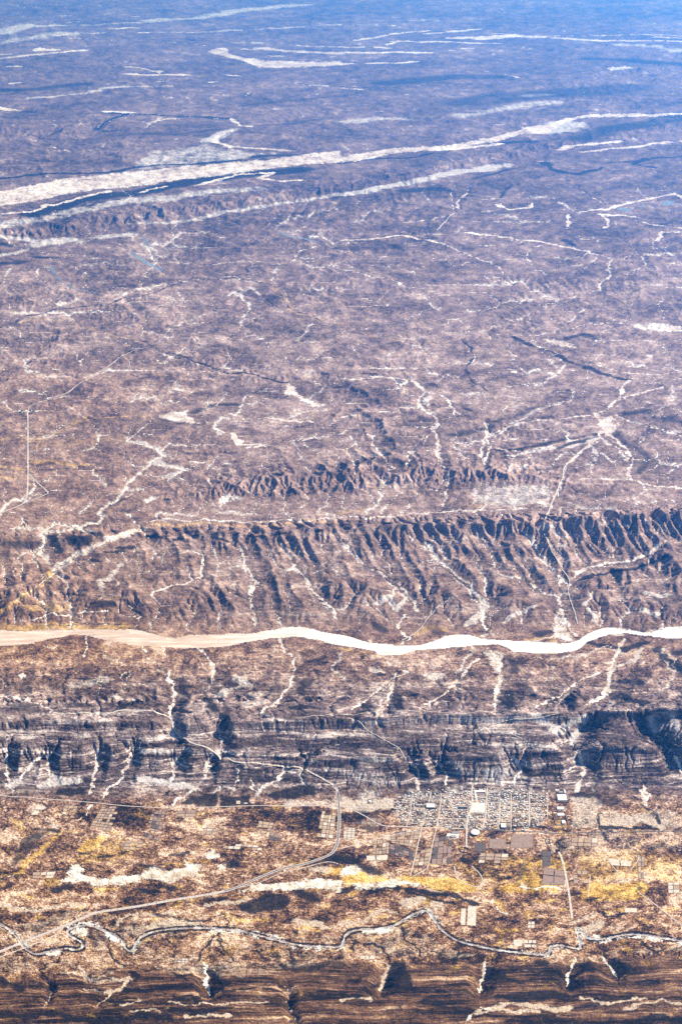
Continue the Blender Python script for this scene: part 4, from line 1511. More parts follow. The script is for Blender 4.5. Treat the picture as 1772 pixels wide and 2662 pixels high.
# ------------------------------------------------------------------ the air
def build_haze():
    lo, hi = float(Z.min()) - 1.0, H + 400.0
    ymax = float(Y.max()) + 1000; xm = float(np.abs(X).max()) + 1000
    v = np.array([(x, y, z) for x in (-xm, xm) for y in (-4000, ymax) for z in (lo, hi)], float)
    f = np.array([(0, 1, 3, 2), (4, 6, 7, 5), (0, 4, 5, 1), (2, 3, 7, 6), (0, 2, 6, 4), (1, 5, 7, 3)])
    m = bpy.data.materials.new("haze_air")
    m.use_nodes = True
    nt = m.node_tree
    nt.nodes.clear()
    out = node(nt, 'ShaderNodeOutputMaterial')
    pv = node(nt, 'ShaderNodeVolumePrincipled')
    pv.inputs['Color'].default_value = (0.02, 0.29, 1.0, 1)
    pv.inputs['Absorption Color'].default_value = (.25, .42, 1, 1)
    pv.inputs['Density'].default_value = HAZE
    pv.inputs['Anisotropy'].default_value = 0.7
    nt.links.new(pv.outputs[0], out.inputs['Volume'])
    o = bpy.data.objects.new('haze', mesh_from('haze', v, f, m))
    COL.objects.link(o)
    o['kind'] = 'stuff'

HAZE = 1 / 95000.0
build_haze()

# ------------------------------------------------------------------ things on the ground
ROWY = rowy[:, 0]

def zat(x, y):
    """height of the ground sheet under a point"""
    x = np.atleast_1d(np.asarray(x, float)); y = np.atleast_1d(np.asarray(y, float))
    r = np.interp(-y, -ROWY, np.arange(NR))
    u, _ = project(x, y, 0 * x)
    c = np.interp(u, gu, np.arange(NC))
    r0 = np.clip(r.astype(int), 0, NR - 2); c0 = np.clip(c.astype(int), 0, NC - 2)
    fr, fc = r - r0, c - c0
    return (Z[r0, c0] * (1 - fc) + Z[r0, c0 + 1] * fc) * (1 - fr) + (Z[r0 + 1, c0] * (1 - fc) + Z[r0 + 1, c0 + 1] * fc) * fr

def place(tile, s):
    """traced points as points on the ground"""
    out = []
    for u, v in tp(tile, s):
        x, y = ground(u, v, 0)
        for _ in range(3):
            x, y = ground(u, v, float(zat(x, y)[0]))
        out.append((x, y))
    return out

def catmull(p, step):
    p = [p[0]] + list(p) + [p[-1]]
    out = []
    for i in range(1, len(p) - 2):
        d = math.hypot(p[i + 1][0] - p[i][0], p[i + 1][1] - p[i][1])
        k = max(1, int(d / step))
        for j in range(k):
            t = j / k
            out.append(tuple(0.5 * ((2 * p[i][a]) + (-p[i - 1][a] + p[i + 1][a]) * t + (2 * p[i - 1][a] - 5 * p[i][a] + 4 * p[i + 1][a] - p[i + 2][a]) * t * t +
                                    (-p[i - 1][a] + 3 * p[i][a] - 3 * p[i + 1][a] + p[i + 2][a]) * t ** 3) for a in (0, 1)))
    out.append(p[-2])
    return out

def strip(name, pts, width, lift, m, vary=0.0, step=12.0):
    """a road laid over the ground, with its edges following the slope"""
    p = np.array(catmull(pts, step))
    t = np.gradient(p, axis=0); t /= np.linalg.norm(t, axis=1)[:, None] + 1e-9
    nrm = np.stack([-t[:, 1], t[:, 0]], 1)
    w = width * (1 + vary * np.array([rnd.uniform(-1, 1) for _ in p]))
    offs = (-.5, -.17, .17, .5)
    vs = []
    for o in offs:
        q = p + nrm * (o * w)[:, None]
        vs.append(np.column_stack([q, zat(q[:, 0], q[:, 1])]))
    zz = np.max([v[:, 2] for v in vs], 0)
    for v in vs:
        v[:, 2] = np.maximum(v[:, 2], zz - width * .12) + lift
    n, k = len(p), len(offs)
    V = np.stack(vs, 1).reshape(-1, 3)
    i = np.arange(n * k).reshape(n, k)
    Fc = np.stack([i[:-1, :-1], i[:-1, 1:], i[1:, 1:], i[1:, :-1]], -1).reshape(-1, 4)[:, ::-1]
    return structure(name, mesh_from(name, V, Fc, m, True))

M_ROAD = plain_material('pale_road_gravel', (.42, .34, .29), (.66, .57, .50), 0.05)
M_TRACK = plain_material('dusty_track', (.50, .40, .33), (.74, .64, .55), 0.05)
M_TAR = plain_material('worn_asphalt', (.075, .065, .068), (.13, .115, .115), 0.08)
M_SQUARE = plain_material('trodden_earth', (.60, .53, .47), (.82, .76, .70), 0.06)

HILL_ROAD = place('A4', "242,624 320,627 400,625 500,627 560,614 650,614 760,636 790,660 800,700 830,730 900,770 1000,815 1090,850 1200,860 1330,875 1400,890 1480,925 1530,958")
LOOP_ROAD = place('A5', "1530,105 1552,135 1558,190 1561,260 1556,330 1548,385 1520,425 1450,455 1380,475 1300,492 1200,530 1100,575 1030,596 960,611 800,636 640,665 540,680 440,696 370,725 300,755 200,795 60,850 -120,925")
strip('gravel_road', HILL_ROAD + LOOP_ROAD[:1], 22, 3.0, M_TRACK, .3)
strip('gravel_road', LOOP_ROAD, 36, 1.5, M_ROAD, .12)
strip('asphalt_road', LOOP_ROAD[:13], 13, 2.1, M_TAR)
strip('gravel_road', place('A5', "1555,470 1500,462 1390,490 1300,510 1180,560 1040,590"), 10, 1.0, M_TRACK, .3)
strip('dirt_road', place('A5', "-150,140 0,155 150,166 400,186 600,205 800,213 1000,208 1200,202 1400,203 1550,204") + place('B5', "60,211 150,212 240,213"), 11, 1.5, M_TRACK)
strip('dirt_road', place('A5', "300,755 250,800 130,850 0,900 -130,950"), 14, 1.2, M_TRACK, .3)
strip('dirt_road', place('A2', "130,1062 130,950 129,860 131,825 150,802 240,770 310,745 350,715 460,650 600,560 690,530"), 26, 3, M_ROAD, .1)
strip('dirt_road', place('A3', "130,0 130,120 130,228 128,300 122,345 105,372 60,392 0,415 -100,450"), 30, 3, M_ROAD, .1)
strip('dirt_road', place('A3', "130,230 180,280 220,318 205,332 110,370"), 24, 3.5, M_ROAD, .1)
strip('dirt_road', place('B1', "440,1060 480,1020 520,980"), 40, 6, M_ROAD)
strip('dirt_road', place('B3', "1190,65 1100,130 1030,200 1020,250 990,320 960,390 938,452"), 22, 4, M_TRACK, .3)
strip('dirt_road', place('B3', "932,500 960,570 1000,640 1048,720 1044,780 1070,860 1088,925"), 16, 4, M_TRACK, .3)
strip('dirt_road', place('B3', "280,1000 350,960 400,895 440,850 500,805"), 14, 4, M_TRACK, .3)
strip('dirt_road', place('B4', "-200,652 60,640 200,634 400,628 560,632 720,634 860,631 1000,630"), 10, 4, M_TRACK, .3)
strip('dirt_road', place('B4', "600,715 730,672 900,660 1000,634"), 9, 4, M_TRACK, .3)
strip('dirt_road', place('B4', "600,715 680,712 760,714 830,745"), 8, 4, M_TRACK, .3)
strip('dirt_road', place('B4', "30,650 90,680 130,710 220,760 300,822"), 10, 4, M_TRACK, .3)
for pts, w in (("415,140 400,200 385,260 370,310 340,440 318,525", 9), ("462,145 455,210 440,300 420,380 402,475 380,500 330,528", 8), ("606,100 600,150 603,190 580,280 576,395", 13),
               ("672,118 668,190 664,250 650,312", 9), ("731,190 726,312", 11), ("782,150 780,320", 7), ("866,140 865,300", 9), ("950,150 948,262", 8), ("330,150 318,230 300,302", 7),
               ("390,178 500,176 600,178", 8), ("660,188 760,190 860,192 955,196", 9), ("240,213 330,214 460,218 530,220", 9), ("590,236 700,234 800,237 950,243", 9),
               ("0,400 100,372 250,335 372,312", 9), ("40,215 110,250 170,285 215,298 290,299 370,303 480,306 560,309 660,312 780,318 900,323 1000,328", 10), ("560,266 660,268 720,268", 6), ("385,258 480,262 585,262", 6),
               ("1000,415 1012,440 1028,500 1046,600 1062,722", 17), ("1365,600 1450,662 1568,755", 9), ("1145,525 1135,625", 7), ("520,480 530,520 560,555 620,575 650,560 640,520 600,480", 8),
               ("1210,432 1240,470 1280,520", 6), ("1370,430 1360,460 1330,500", 7)):
    strip('village_street' if w < 14 and 'x' not in pts and float(pts.split(',')[1].split()[0]) < 320 else 'dirt_track', place('B5', pts), w * 1.35, 1.4, M_TRACK, .15)
tar2 = place('B5', "660,312 780,319 900,323 1000,329 1200,325 1400,322 1568,318 1800,312")
strip('asphalt_road', tar2, 13, 1.7, M_TAR)

def sheet(name, corners, lift, m):
    """a levelled patch of ground with four corners"""
    c = np.array(corners); k = 7
    t = np.linspace(0, 1, k)
    A = c[0] + (c[1] - c[0]) * t[:, None]; B = c[3] + (c[2] - c[3]) * t[:, None]
    q = (A[None] * (1 - t[:, None, None]) + B[None] * t[:, None, None]).reshape(-1, 2)
    V = np.column_stack([q, zat(q[:, 0], q[:, 1]) + lift])
    i = np.arange(k * k).reshape(k, k)
    Fc = np.stack([i[:-1, :-1], i[1:, :-1], i[1:, 1:], i[:-1, 1:]], -1).reshape(-1, 4)
    return structure(name, mesh_from(name, V, Fc, m, True))

sheet('market_square', place('B5', "602,190 662,189 660,232 594,233"), 1.2, M_SQUARE)
sheet('trodden_yard', place('B5', "488,330 545,326 540,352 480,355"), 1.2, M_SQUARE)

# ---- small tools for buildings
class Mesh:
    def __init__(self):
        self.v, self.f = [], []

    def add(self, vs, fs):
        o = len(self.v)
        self.v += [tuple(p) for p in vs]
        self.f += [tuple(i + o for i in f) for f in fs]

    def prism(self, outline, z0, z1, top=True):
        n = len(outline)
        self.add([(x, y, z0) for x, y in outline] + [(x, y, z1) for x, y in outline],
                 [(i, (i + 1) % n, (i + 1) % n + n, i + n) for i in range(n)] + ([tuple(range(n, 2 * n))] if top else []))

    def box(self, x0, y0, x1, y1, z0, z1):
        self.prism([(x0, y0), (x1, y0), (x1, y1), (x0, y1)], z0, z1)

    def roofed(self, x0, y0, x1, y1, z1, rim=0.7, t=0.6):
        """a flat-roofed block with a parapet"""
        self.box(x0, y0, x1, y1, -3, z1)
        z = z1 + 0.002
        self.box(x0 - .05, y0 - .05, x1 + .05, y0 + t, z, z1 + rim); self.box(x0 - .05, y1 - t, x1 + .05, y1 + .05, z, z1 + rim)
        self.box(x0 - .05, y0 + t, x0 + t, y1 - t, z, z1 + rim); self.box(x1 - t, y0 + t, x1 + .05, y1 - t, z, z1 + rim)

    def ring(self, x0, y0, x1, y1, z1, t=1.2):
        """a wall round a yard"""
        self.box(x0, y0, x1, y0 + t, -3, z1); self.box(x0, y1 - t, x1, y1, -3, z1)
        self.box(x0, y0 + t, x0 + t, y1 - t, -3, z1); self.box(x1 - t, y0 + t, x1, y1 - t, -3, z1)

    def data(self, name, m):
        me = bpy.data.meshes.new(name)
        me.from_pydata(self.v, [], self.f)
        me.materials.append(m)
        return me

    def part(self, name, m, parent):
        o = bpy.data.objects.new(name, self.data(name, m))
        COL.objects.link(o)
        o.parent = parent
        return o

def tag(o, label, cat, group=None):
    o['label'] = label; o['category'] = cat
    if group:
        o['group'] = group
    return o

def thing(name, label, cat, x, y, rz=0.0, group=None):
    o = bpy.data.objects.new(name, None)
    COL.objects.link(o)
    o.location = (x, y, float(zat(x, y)[0]) + 0.2); o.rotation_euler = (0, 0, rz)
    return tag(o, label, cat, group)

M_WHITE = plain_material('white_plaster', (.74, .70, .66), (.86, .83, .80), 0.3)
M_TAN = plain_material('tan_mud_plaster', (.42, .32, .25), (.60, .48, .39), 0.3)
M_GREY = plain_material('grey_plaster', (.34, .31, .30), (.52, .49, .47), 0.3)
M_WALL = plain_material('mud_wall', (.16, .12, .10), (.30, .23, .19), 0.3)
M_DARK = plain_material('dark_thatch_and_shadow', (.02, .018, .016), (.06, .05, .045), 0.4)
M_POND = water_material('pond_water', [(0.3, (.02, .025, .03)), (0.7, (.05, .055, .06))], 0.15)
M_LEAF = plain_material('grey_green_leaves', (.018, .024, .012), (.06, .068, .035), 0.6)
M_BARK = plain_material('rough_bark', (.07, .05, .035), (.14, .10, .07), 1.0)

# ---- houses: a few plans, each copied with its own size and turn
def plan(k):
    m = Mesh()
    if k == 0:                                   # one block
        m.roofed(-11, -7, 11, 7, 6.0); m.roofed(4, -13, 11, -7.05, 4.2)
    elif k == 1:                                 # L-shaped
        m.roofed(-13, 0, 13, 10, 6.2); m.roofed(-13, -12, -4, -.05, 5.0)
    elif k == 2:                                 # walled yard behind a block
        m.roofed(-13, 3, 13, 12, 6.2); m.ring(-13, -13, 13, 2.95, 3.4, .9); m.roofed(6, -9, 12, -3, 3.6)
    elif k == 3:                                 # rooms round a court
        m.roofed(-14, 5, 14, 13, 6.5); m.roofed(-14, -12, -6, 4.95, 5.6); m.roofed(6, -12, 14, 4.95, 5.6); m.box(-5.95, -12, 5.95, -11, -3, 3.2)
    else:                                        # long range of rooms
        m.roofed(-18, -5, 18, 5, 5.6); m.roofed(-18, -11, -11, -5.05, 4.2); m.roofed(9, 5.05, 18, 11, 4.6)
    return m

PLANS = ['flat-roofed', 'L-shaped', 'walled-yard', 'courtyard', 'long']
TONES = [('white', M_WHITE), ('tan', M_TAN), ('grey', M_GREY)]
DATA = {(k, c): plan(k).data('mud_house', m) for k in range(5) for c, m in TONES}

TOWN = [(250, 168), (330, 142), (400, 128), (580, 128), (720, 122), (800, 140), (945, 152), (950, 246), (905, 300), (790, 314), (560, 304), (370, 300), (280, 272), (245, 215)]
STREETS = [[(415, 140), (400, 200), (385, 260), (370, 310), (340, 440)], [(462, 145), (455, 210), (440, 300), (420, 380)], [(606, 100), (600, 150), (603, 190), (580, 280), (576, 395)], [(672, 118), (668, 190), (664, 250), (650, 312)],
           [(731, 190), (726, 312)], [(782, 150), (780, 320)], [(866, 140), (865, 300)], [(330, 150), (318, 230), (300, 302)], [(390, 178), (500, 176), (600, 178)],
           [(660, 188), (860, 192), (955, 196)], [(240, 213), (530, 220)], [(590, 236), (800, 237), (950, 243)], [(560, 266), (720, 268)], [(385, 258), (585, 262)]]
KEEP_OFF = [(598, 186, 664, 236), (388, 188, 432, 222), (526, 200, 592, 226), (612, 132, 666, 172), (730, 278, 792, 312), (330, 132, 352, 150)]

def inside(p, poly):
    c = False
    for (xa, ya), (xb, yb) in zip(poly, poly[1:] + poly[:1]):
        if (ya > p[1]) != (yb > p[1]) and p[0] < (xb - xa) * (p[1] - ya) / (yb - ya) + xa:
            c = not c
    return c

def near_street(p):
    best = 99
    for s in STREETS:
        for a, b in zip(s[:-1], s[1:]):
            dx, dy = b[0] - a[0], b[1] - a[1]
            t = max(0, min(1, ((p[0] - a[0]) * dx + (p[1] - a[1]) * dy) / (dx * dx + dy * dy)))
            best = min(best, math.hypot((p[0] - a[0] - t * dx), (p[1] - a[1] - t * dy) * 1.72))
    return best

def quarter(x, y):
    """which part of the town a house stands in, told by the streets and buildings round it"""
    if x < 320: return 'at the ragged edge beside the bare pale flat'
    if y > 240 and x < 400: return 'just behind the patchwork of garden plots'
    if x < 400: return 'between the ragged edge and the white hall'
    if x < 605 and y < 178: return 'under the slope, before the U-shaped school'
    if x < 605 and y < 232: return 'between the white hall and the dark pond yard'
    if x < 600: return 'between the dark pond yard and the garden plots'
    if x < 675 and y < 190: return 'beside the U-shaped school'
    if x < 735 and y >= 232: return 'between the market square and the white block'
    if x < 785 and y < 190: return 'under the slope, just past the U-shaped school'
    if x < 785 and y < 240: return 'just past the market square'
    if y >= 240: return 'scattered at the edge facing the open brown fields'
    if y < 192: return 'under the slope, toward the big white compound'
    return 'in the straight rows toward the big white compound'

small = Mesh()
spots = [(rnd.choice((rnd.gauss(262, 22), rnd.gauss(700, 110), rnd.gauss(860, 60))), rnd.gauss(0, 1), 1.0) for _ in range(60)]
spots = [(x, (200 + 38 * s) if x < 320 else (134 + 9 * s) if i % 2 else (306 + 8 * s), q) for i, (x, s, q) in enumerate(spots)]
spots = [p for p in spots if near_street(p) > 6 and not any(a - 3 < p[0] < c + 3 and b - 3 < p[1] < d + 3 for a, b, c, d in KEEP_OFF)]
tries = 0
while len(spots) < 900 and tries < 40000:
    tries += 1
    p = (rnd.uniform(240, 952), rnd.uniform(120, 318))
    if not inside(p, TOWN):
        continue
    if p[1] > 262 and p[0] > 745 and rnd.random() < .7 or p[0] < 330 and rnd.random() < .6 or p[1] < 150 and p[0] > 560 and rnd.random() < .4:
        continue
    if any(a < p[0] < c and b < p[1] < d for a, b, c, d in KEEP_OFF):
        continue
    hole = math.sin(p[0] * .071 + 1.3 * math.sin(p[1] * .11)) + math.sin(p[1] * .19 + 1.7 * math.sin(p[0] * .043 + 2))
    if hole > 1.15 or min(p[1] - 124, 312 - p[1], p[0] - 245, 955 - p[0]) < 16 and hole > -.1:
        continue
    if near_street(p) < 8.2:
        continue
    if any(abs(p[0] - q[0]) < 10.5 * q[2] and abs(p[1] - q[1]) < 6.3 * q[2] for q in spots):
        continue
    spots.append(p + (rnd.uniform(.75, 1.25),))
spots = [p[:2] for p in spots]
town_xy = np.array(place('B5', ' '.join('%.2f,%.2f' % p for p in spots)))
town_z = zat(town_xy[:, 0], town_xy[:, 1])
big = set(sorted(range(len(spots)), key=lambda i: (-spots[i][1] * .2 + rnd.random() * 60))[:290])
used_mesh = set()
for i, (p, (x, y), z) in enumerate(zip(spots, town_xy, town_z)):
    rz = -0.05 + rnd.gauss(0, .04) + (math.pi / 2 if rnd.random() < .3 else 0)
    if i in big:
        k = rnd.choices(range(5), (3, 3, 3, 2, 2))[0]
        tone_n = rnd.choices(('white', 'tan', 'grey'), (5, 3, 2))[0]
        o = bpy.data.objects.new('mud_house', DATA[(k, tone_n)])
        COL.objects.link(o)
        o.location = (x, y, z); o.rotation_euler = (0, 0, rz)
        s = rnd.uniform(.72, .98); o.scale = (s, s * rnd.uniform(.85, 1.1), rnd.uniform(1.0, 1.5))
        lab = '%s %s house %s' % (tone_n, PLANS[k], quarter(*p))
        tag(o, lab, 'house', 'flat-roofed houses of the town')
    else:
        w, d, h = rnd.uniform(6, 13), rnd.uniform(5, 10), rnd.uniform(4.5, 8)
        c, s = math.cos(rz), math.sin(rz)
        def R(a, b):
            return (x + a * c - b * s, y + a * s + b * c)
        small.prism([R(-w, -d), R(w, -d), R(w, d), R(-w, d)], z - 2, z + h)
        if rnd.random() < .6:
            w2, e = w * rnd.uniform(.3, .6), rnd.uniform(4, 8)
            sg = rnd.choice((-1, 1))
            small.prism([R(sg * w - w2 * (sg > 0), -d - e), R(sg * w + w2 * (sg < 0), -d - e), R(sg * w + w2 * (sg < 0), -d - .05), R(sg * w - w2 * (sg > 0), -d - .05)], z - 2, z + h * .6)
o = bpy.data.objects.new('outbuildings', small.data('outbuildings', M_WHITE))
COL.objects.link(o)
o['kind'] = 'stuff'
o['label'] = 'small white sheds and back rooms crowded between the houses of the town'

# ---- landmarks of the town
def px_box(tile, x0, y0, x1, y1):
    a = place(tile, f"{x0},{y1} {x1},{y1} {x1},{y0} {x0},{y0}")
    cx = sum(p[0] for p in a) / 4; cy = sum(p[1] for p in a) / 4
    w = (a[1][0] - a[0][0] + a[2][0] - a[3][0]) / 2; d = (a[3][1] - a[0][1] + a[2][1] - a[1][1]) / 2
    return cx, cy, w / 2, d / 2

cx, cy, w, d = px_box('B5', 988, 128, 1040, 189)
t = thing('walled_compound', 'big white walled compound with flat hall at the far end of town', 'compound', cx, cy)
q = Mesh(); q.ring(-w, -d, w, d * .35, 7, 3); q.part('perimeter_wall', M_WALL, t)
q = Mesh(); q.roofed(-w * .82, -d * .72, w * .82, d * .2, 9); q.part('hall', M_WHITE, t)
q = Mesh(); q.roofed(-w * .35, d * .45, w * .4, d * .62, 12); q.part('gatehouse', M_GREY, t)
q = Mesh(); q.roofed(w * .62, d * .4, w * .85, d * .98, 8); q.roofed(-w * .9, d * .8, -w * .2, d * .98, 7); q.part('side_wing', M_WHITE, t)
cx, cy, w, d = px_box('B5', 978, 228, 1036, 292)
t = thing('walled_enclosure', 'long dark-walled enclosure below the big white compound', 'enclosure', cx, cy)
q = Mesh(); q.ring(-w, -d, w, d, 6, 3.5); q.box(-w + 3.5, -d * .15, w * .2, -d * .08, -3, 6); q.part('perimeter_wall', M_WALL, t)
for lab, b, tone_m, hh in (('white cube house inside the corner of the dark-walled enclosure', (1014, 268, 1031, 286), M_WHITE, 8), ('low white house with two yards inside the dark-walled enclosure', (994, 236, 1026, 250), M_WHITE, 7),
                           ('white house standing between the dark-walled enclosure and the big white compound', (992, 206, 1024, 222), M_WHITE, 9)):
    cx, cy, w, d = px_box('B5', *b)
    t = thing('mud_house', lab, 'house', cx, cy)
    q = Mesh(); q.roofed(-w, -d, w, d * .6, hh); q.part('room_block', tone_m, t)
    q = Mesh(); q.ring(-w, d * .6 + .05, w, d + 6, 3.5, 1.2); q.part('yard_wall_or_shadow_block', M_WALL, t)
cx, cy, w, d = px_box('B5', 597, 318, 637, 341)
t = thing('octagonal_hall', 'large white eight-sided hall standing alone beside the paved road', 'hall', cx, cy)
oc8 = [(w * math.cos(math.pi * (k + .5) / 4) * 1.04, d * math.sin(math.pi * (k + .5) / 4) * 1.06) for k in range(8)]
q = Mesh(); q.prism(oc8, -3, 16); q.part('wall', M_WALL, t)
q = Mesh(); q.add([(x * 1.05, y * 1.05, 16.2) for x, y in oc8] + [(x * .5, y * .5, 20) for x, y in oc8], [(k, (k + 1) % 8, (k + 1) % 8 + 8, k + 8) for k in range(8)] + [tuple(range(8, 16))]); q.part('roof', M_WHITE, t)
cx, cy, w, d = px_box('B5', 392, 190, 430, 218)
t = thing('white_hall', 'broad white hall with dark shadow blocks added along its front and back', 'hall', cx, cy)
q = Mesh(); q.roofed(-w, -d * .7, w, d * .55, 13); q.part('room_block', M_WHITE, t)
q = Mesh(); q.roofed(-w * .6, d * .55 + .1, w * 1.05, d * .95, 6); q.box(-w, -d, w * 1.4, -d * .88, -3, 8); q.part('yard_wall_or_shadow_block', M_DARK, t)  # dark blocks stand in for the hall's shadow, front and back
cx, cy, w, d = px_box('B5', 528, 203, 588, 224)
t = thing('pond_yard', 'walled yard holding a long dark pond beside the market square', 'yard', cx, cy)
q = Mesh(); q.ring(-w, -d, w, d, 5, 4); q.part('yard_wall_or_shadow_block', M_GREY, t)
q = Mesh(); q.ring(-w * .82, -d * .62, w * .82, d * .62, 1.5, 3); q.part('curb', M_WHITE, t)
q = Mesh(); q.box(-w * .82 + 3, -d * .62 + 3, w * .82 - 3, d * .62 - 3, -1, 1.1); q.part('water', M_POND, t)
cx, cy, w, d = px_box('B5', 614, 134, 664, 170)
t = thing('school', 'U-shaped school round a bare courtyard under the slope', 'school', cx, cy)
q = Mesh(); q.roofed(-w, d * .55, w, d, 11); q.roofed(-w, -d, -w * .7, d * .54, 9); q.part('room_block', M_WHITE, t)
q = Mesh(); q.roofed(-w * .2, -d, w, -d * .6, 9); q.part('side_wing', M_GREY, t)
q = Mesh(); q.box(w * .93, -d * .58, w, d * .54, -3, 5); q.part('yard_wall_or_shadow_block', M_WALL, t)
cx, cy, w, d = px_box('B5', 732, 280, 790, 310)
t = thing('white_block', 'plain white block at the corner of a dark-walled yard by the paved road', 'building', cx, cy)
q = Mesh(); q.roofed(-w * .92, -d * .8, -w * .12, d * .45, 16); q.part('room_block', M_WHITE, t)
q = Mesh(); q.ring(-w, -d, w, d, 5, 3); q.box(-w * .05, -d * .4, w * .6, -d * .3, -2, 5); q.part('yard_wall_or_shadow_block', M_WALL, t)
cx, cy, w, d = px_box('B5', 124, 174, 146, 194)
t = thing('farmhouse', 'lone white farmhouse with a dark yard wall on the bare pale flat', 'farmhouse', cx, cy)
q = Mesh(); q.roofed(-w * .6, -d * .3, w * .3, d * .5, 9); q.part('room_block', M_WHITE, t)
q = Mesh(); q.ring(-w, -d, w, d, 5, 3); q.part('yard_wall_or_shadow_block', M_WALL, t)
cx, cy, w, d = px_box('B5', 941, 356, 961, 378)
t = thing('walled_enclosure', 'small empty square enclosure of dark mud walls alone in the brown fields', 'enclosure', cx, cy)
q = Mesh(); q.ring(-w, -d, w, d, 6, 4); q.box(-w * .2, -d * .1, w * .5, d * .2, -2, 4); q.part('perimeter_wall', M_WALL, t)
for lab, b in (('long grey barn with a pale yard at the near edge of town, farther of two', (508, 322, 545, 332)), ('long grey barn with a pale yard at the near edge of town, nearer of two', (505, 340, 530, 352))):
    cx, cy, w, d = px_box('B5', *b)
    t = thing('barn', lab, 'barn', cx, cy)
    q = Mesh(); q.roofed(-w, -d * .5, w, d * .5, 9); q.part('room_block', M_GREY, t)
    q = Mesh(); q.box(-w * .9, d * .5 + .1, w * .6, d * .9, -2, 6); q.part('lean_to', M_DARK, t)
cx, cy, w, d = px_box('B5', 543, 392, 587, 419)
q = Mesh()
n = 40
rad = [1 + .06 * math.sin(5 * a) + rnd.uniform(-.03, .03) for a in np.linspace(0, 6.28, n)]
for k in range(n):
    a0, a1 = 2 * math.pi * k / n, 2 * math.pi * (k + 1) / n
    r0, r1 = rad[k], rad[(k + 1) % n]
    if k in (9, 10):
        continue
    q.prism([(w * r0 * math.cos(a0), d * r0 * math.sin(a0)), (w * r1 * math.cos(a1), d * r1 * math.sin(a1)), (w * r1 * .86 * math.cos(a1), d * r1 * .86 * math.sin(a1)), (w * r0 * .86 * math.cos(a0), d * r0 * .86 * math.sin(a0))], -2, 7)
o = bpy.data.objects.new('stock_pen', q.data('stock_pen', M_DARK))
COL.objects.link(o)
o.location = (cx, cy, float(zat(cx, cy)[0]))
tag(o, 'round dark-walled stock pen at the end of the street below town', 'stock pen')

# ---- huts of the far hamlet at the road bend
m_hut = Mesh(); m_hut.roofed(-16, -11, 16, 11, 11)
hut_data = m_hut.data('herder_hut', M_DARK)
for k, (a, b) in enumerate([(82, 828), (95, 836), (104, 829), (113, 838), (90, 842), (102, 846), (116, 846), (108, 852), (142, 828), (151, 834), (158, 827), (146, 842), (135, 845)]):
    (x, y), = place('A2', f"{a},{b}")
    o = bpy.data.objects.new('herder_hut', hut_data); COL.objects.link(o)
    o.location = (x, y, float(zat(x, y)[0])); s = rnd.uniform(.8, 1.3); o.scale = (s, s, s); o.rotation_euler = (0, 0, rnd.uniform(0, 3))
    tag(o, 'dark low hut in the far hamlet ' + ('left of the road bend' if a < 130 else 'right of the road bend'), 'hut', 'huts of the far hamlet')

# ---- trees added to stand in for shadows among the houses: trunk and crown
tr = Mesh()
for z0, z1, r0, r1 in ((-1, 4, .7, .5),):
    n = 7
    tr.add([(r0 * math.cos(6.28 * k / n), r0 * math.sin(6.28 * k / n), z0) for k in range(n)] + [(r1 * math.cos(6.28 * k / n), r1 * math.sin(6.28 * k / n), z1) for k in range(n)], [(k, (k + 1) % n, (k + 1) % n + n, k + n) for k in range(n)])
trunk_data = tr.data('trunk', M_BARK)
cr = Mesh()
for k in range(260):
    a, b, r = rnd.uniform(0, 6.28), math.acos(rnd.uniform(-.7, 1)), rnd.uniform(.55, 1.0)
    c = np.array([5.2 * r * math.sin(b) * math.cos(a), 5.2 * r * math.sin(b) * math.sin(a), 7 + 4.2 * r * math.cos(b)])
    e1 = np.array([rnd.gauss(0, 1) for _ in range(3)]); e1 /= np.linalg.norm(e1)
    e2 = np.cross(e1, [rnd.gauss(0, 1) for _ in range(3)]); e2 /= np.linalg.norm(e2)
    s = rnd.uniform(.6, 1.1)
    cr.add([c + e1 * s, c + e2 * s, c - e1 * s, c - e2 * s], [(0, 1, 2, 3)])
crown_data = cr.data('crown', M_LEAF)

def tree(x, y, s, label, group):
    o = thing('added_tree', label, 'tree', x, y, rnd.uniform(0, 6), group)
    o.scale = (s, s, s)
    for nm, dt in (('trunk', trunk_data), ('crown', crown_data)):
        c = bpy.data.objects.new(nm, dt); COL.objects.link(c); c.parent = o

cnt = 0
tries = 0
while cnt < 240 and tries < 5000:
    tries += 1
    p = (rnd.uniform(255, 950), rnd.uniform(128, 306))
    if not inside(p, TOWN) or near_street(p) < 4.5 or any(a < p[0] < c and b < p[1] < d for a, b, c, d in KEEP_OFF):
        continue
    (x, y), = place('B5', '%.1f,%.1f' % p)
    tree(x, y, rnd.uniform(.8, 1.5), 'dark tree added for shadow ' + quarter(*p), 'dark trees added for shadow among the houses')
    cnt += 1

# ---- field plots
M_FIELDS = {'pale': plain_material('pale_fallow_soil', (.54, .42, .32), (.78, .66, .54), 0.03), 'tan': plain_material('tan_fallow_soil', (.33, .21, .13), (.50, .35, .24), 0.03),
            'dark': plain_material('dark_tilled_soil', (.07, .05, .045), (.13, .095, .08), 0.04), 'grey': plain_material('grey_fallow_soil', (.24, .15, .11), (.36, .24, .185), 0.03), 'warm': plain_material('orange_fallow_soil', (.40, .26, .15), (.58, .42, .28), 0.03)}
M_BUND = plain_material('earth_bund', (.09, .06, .045), (.18, .13, .10), 0.1)

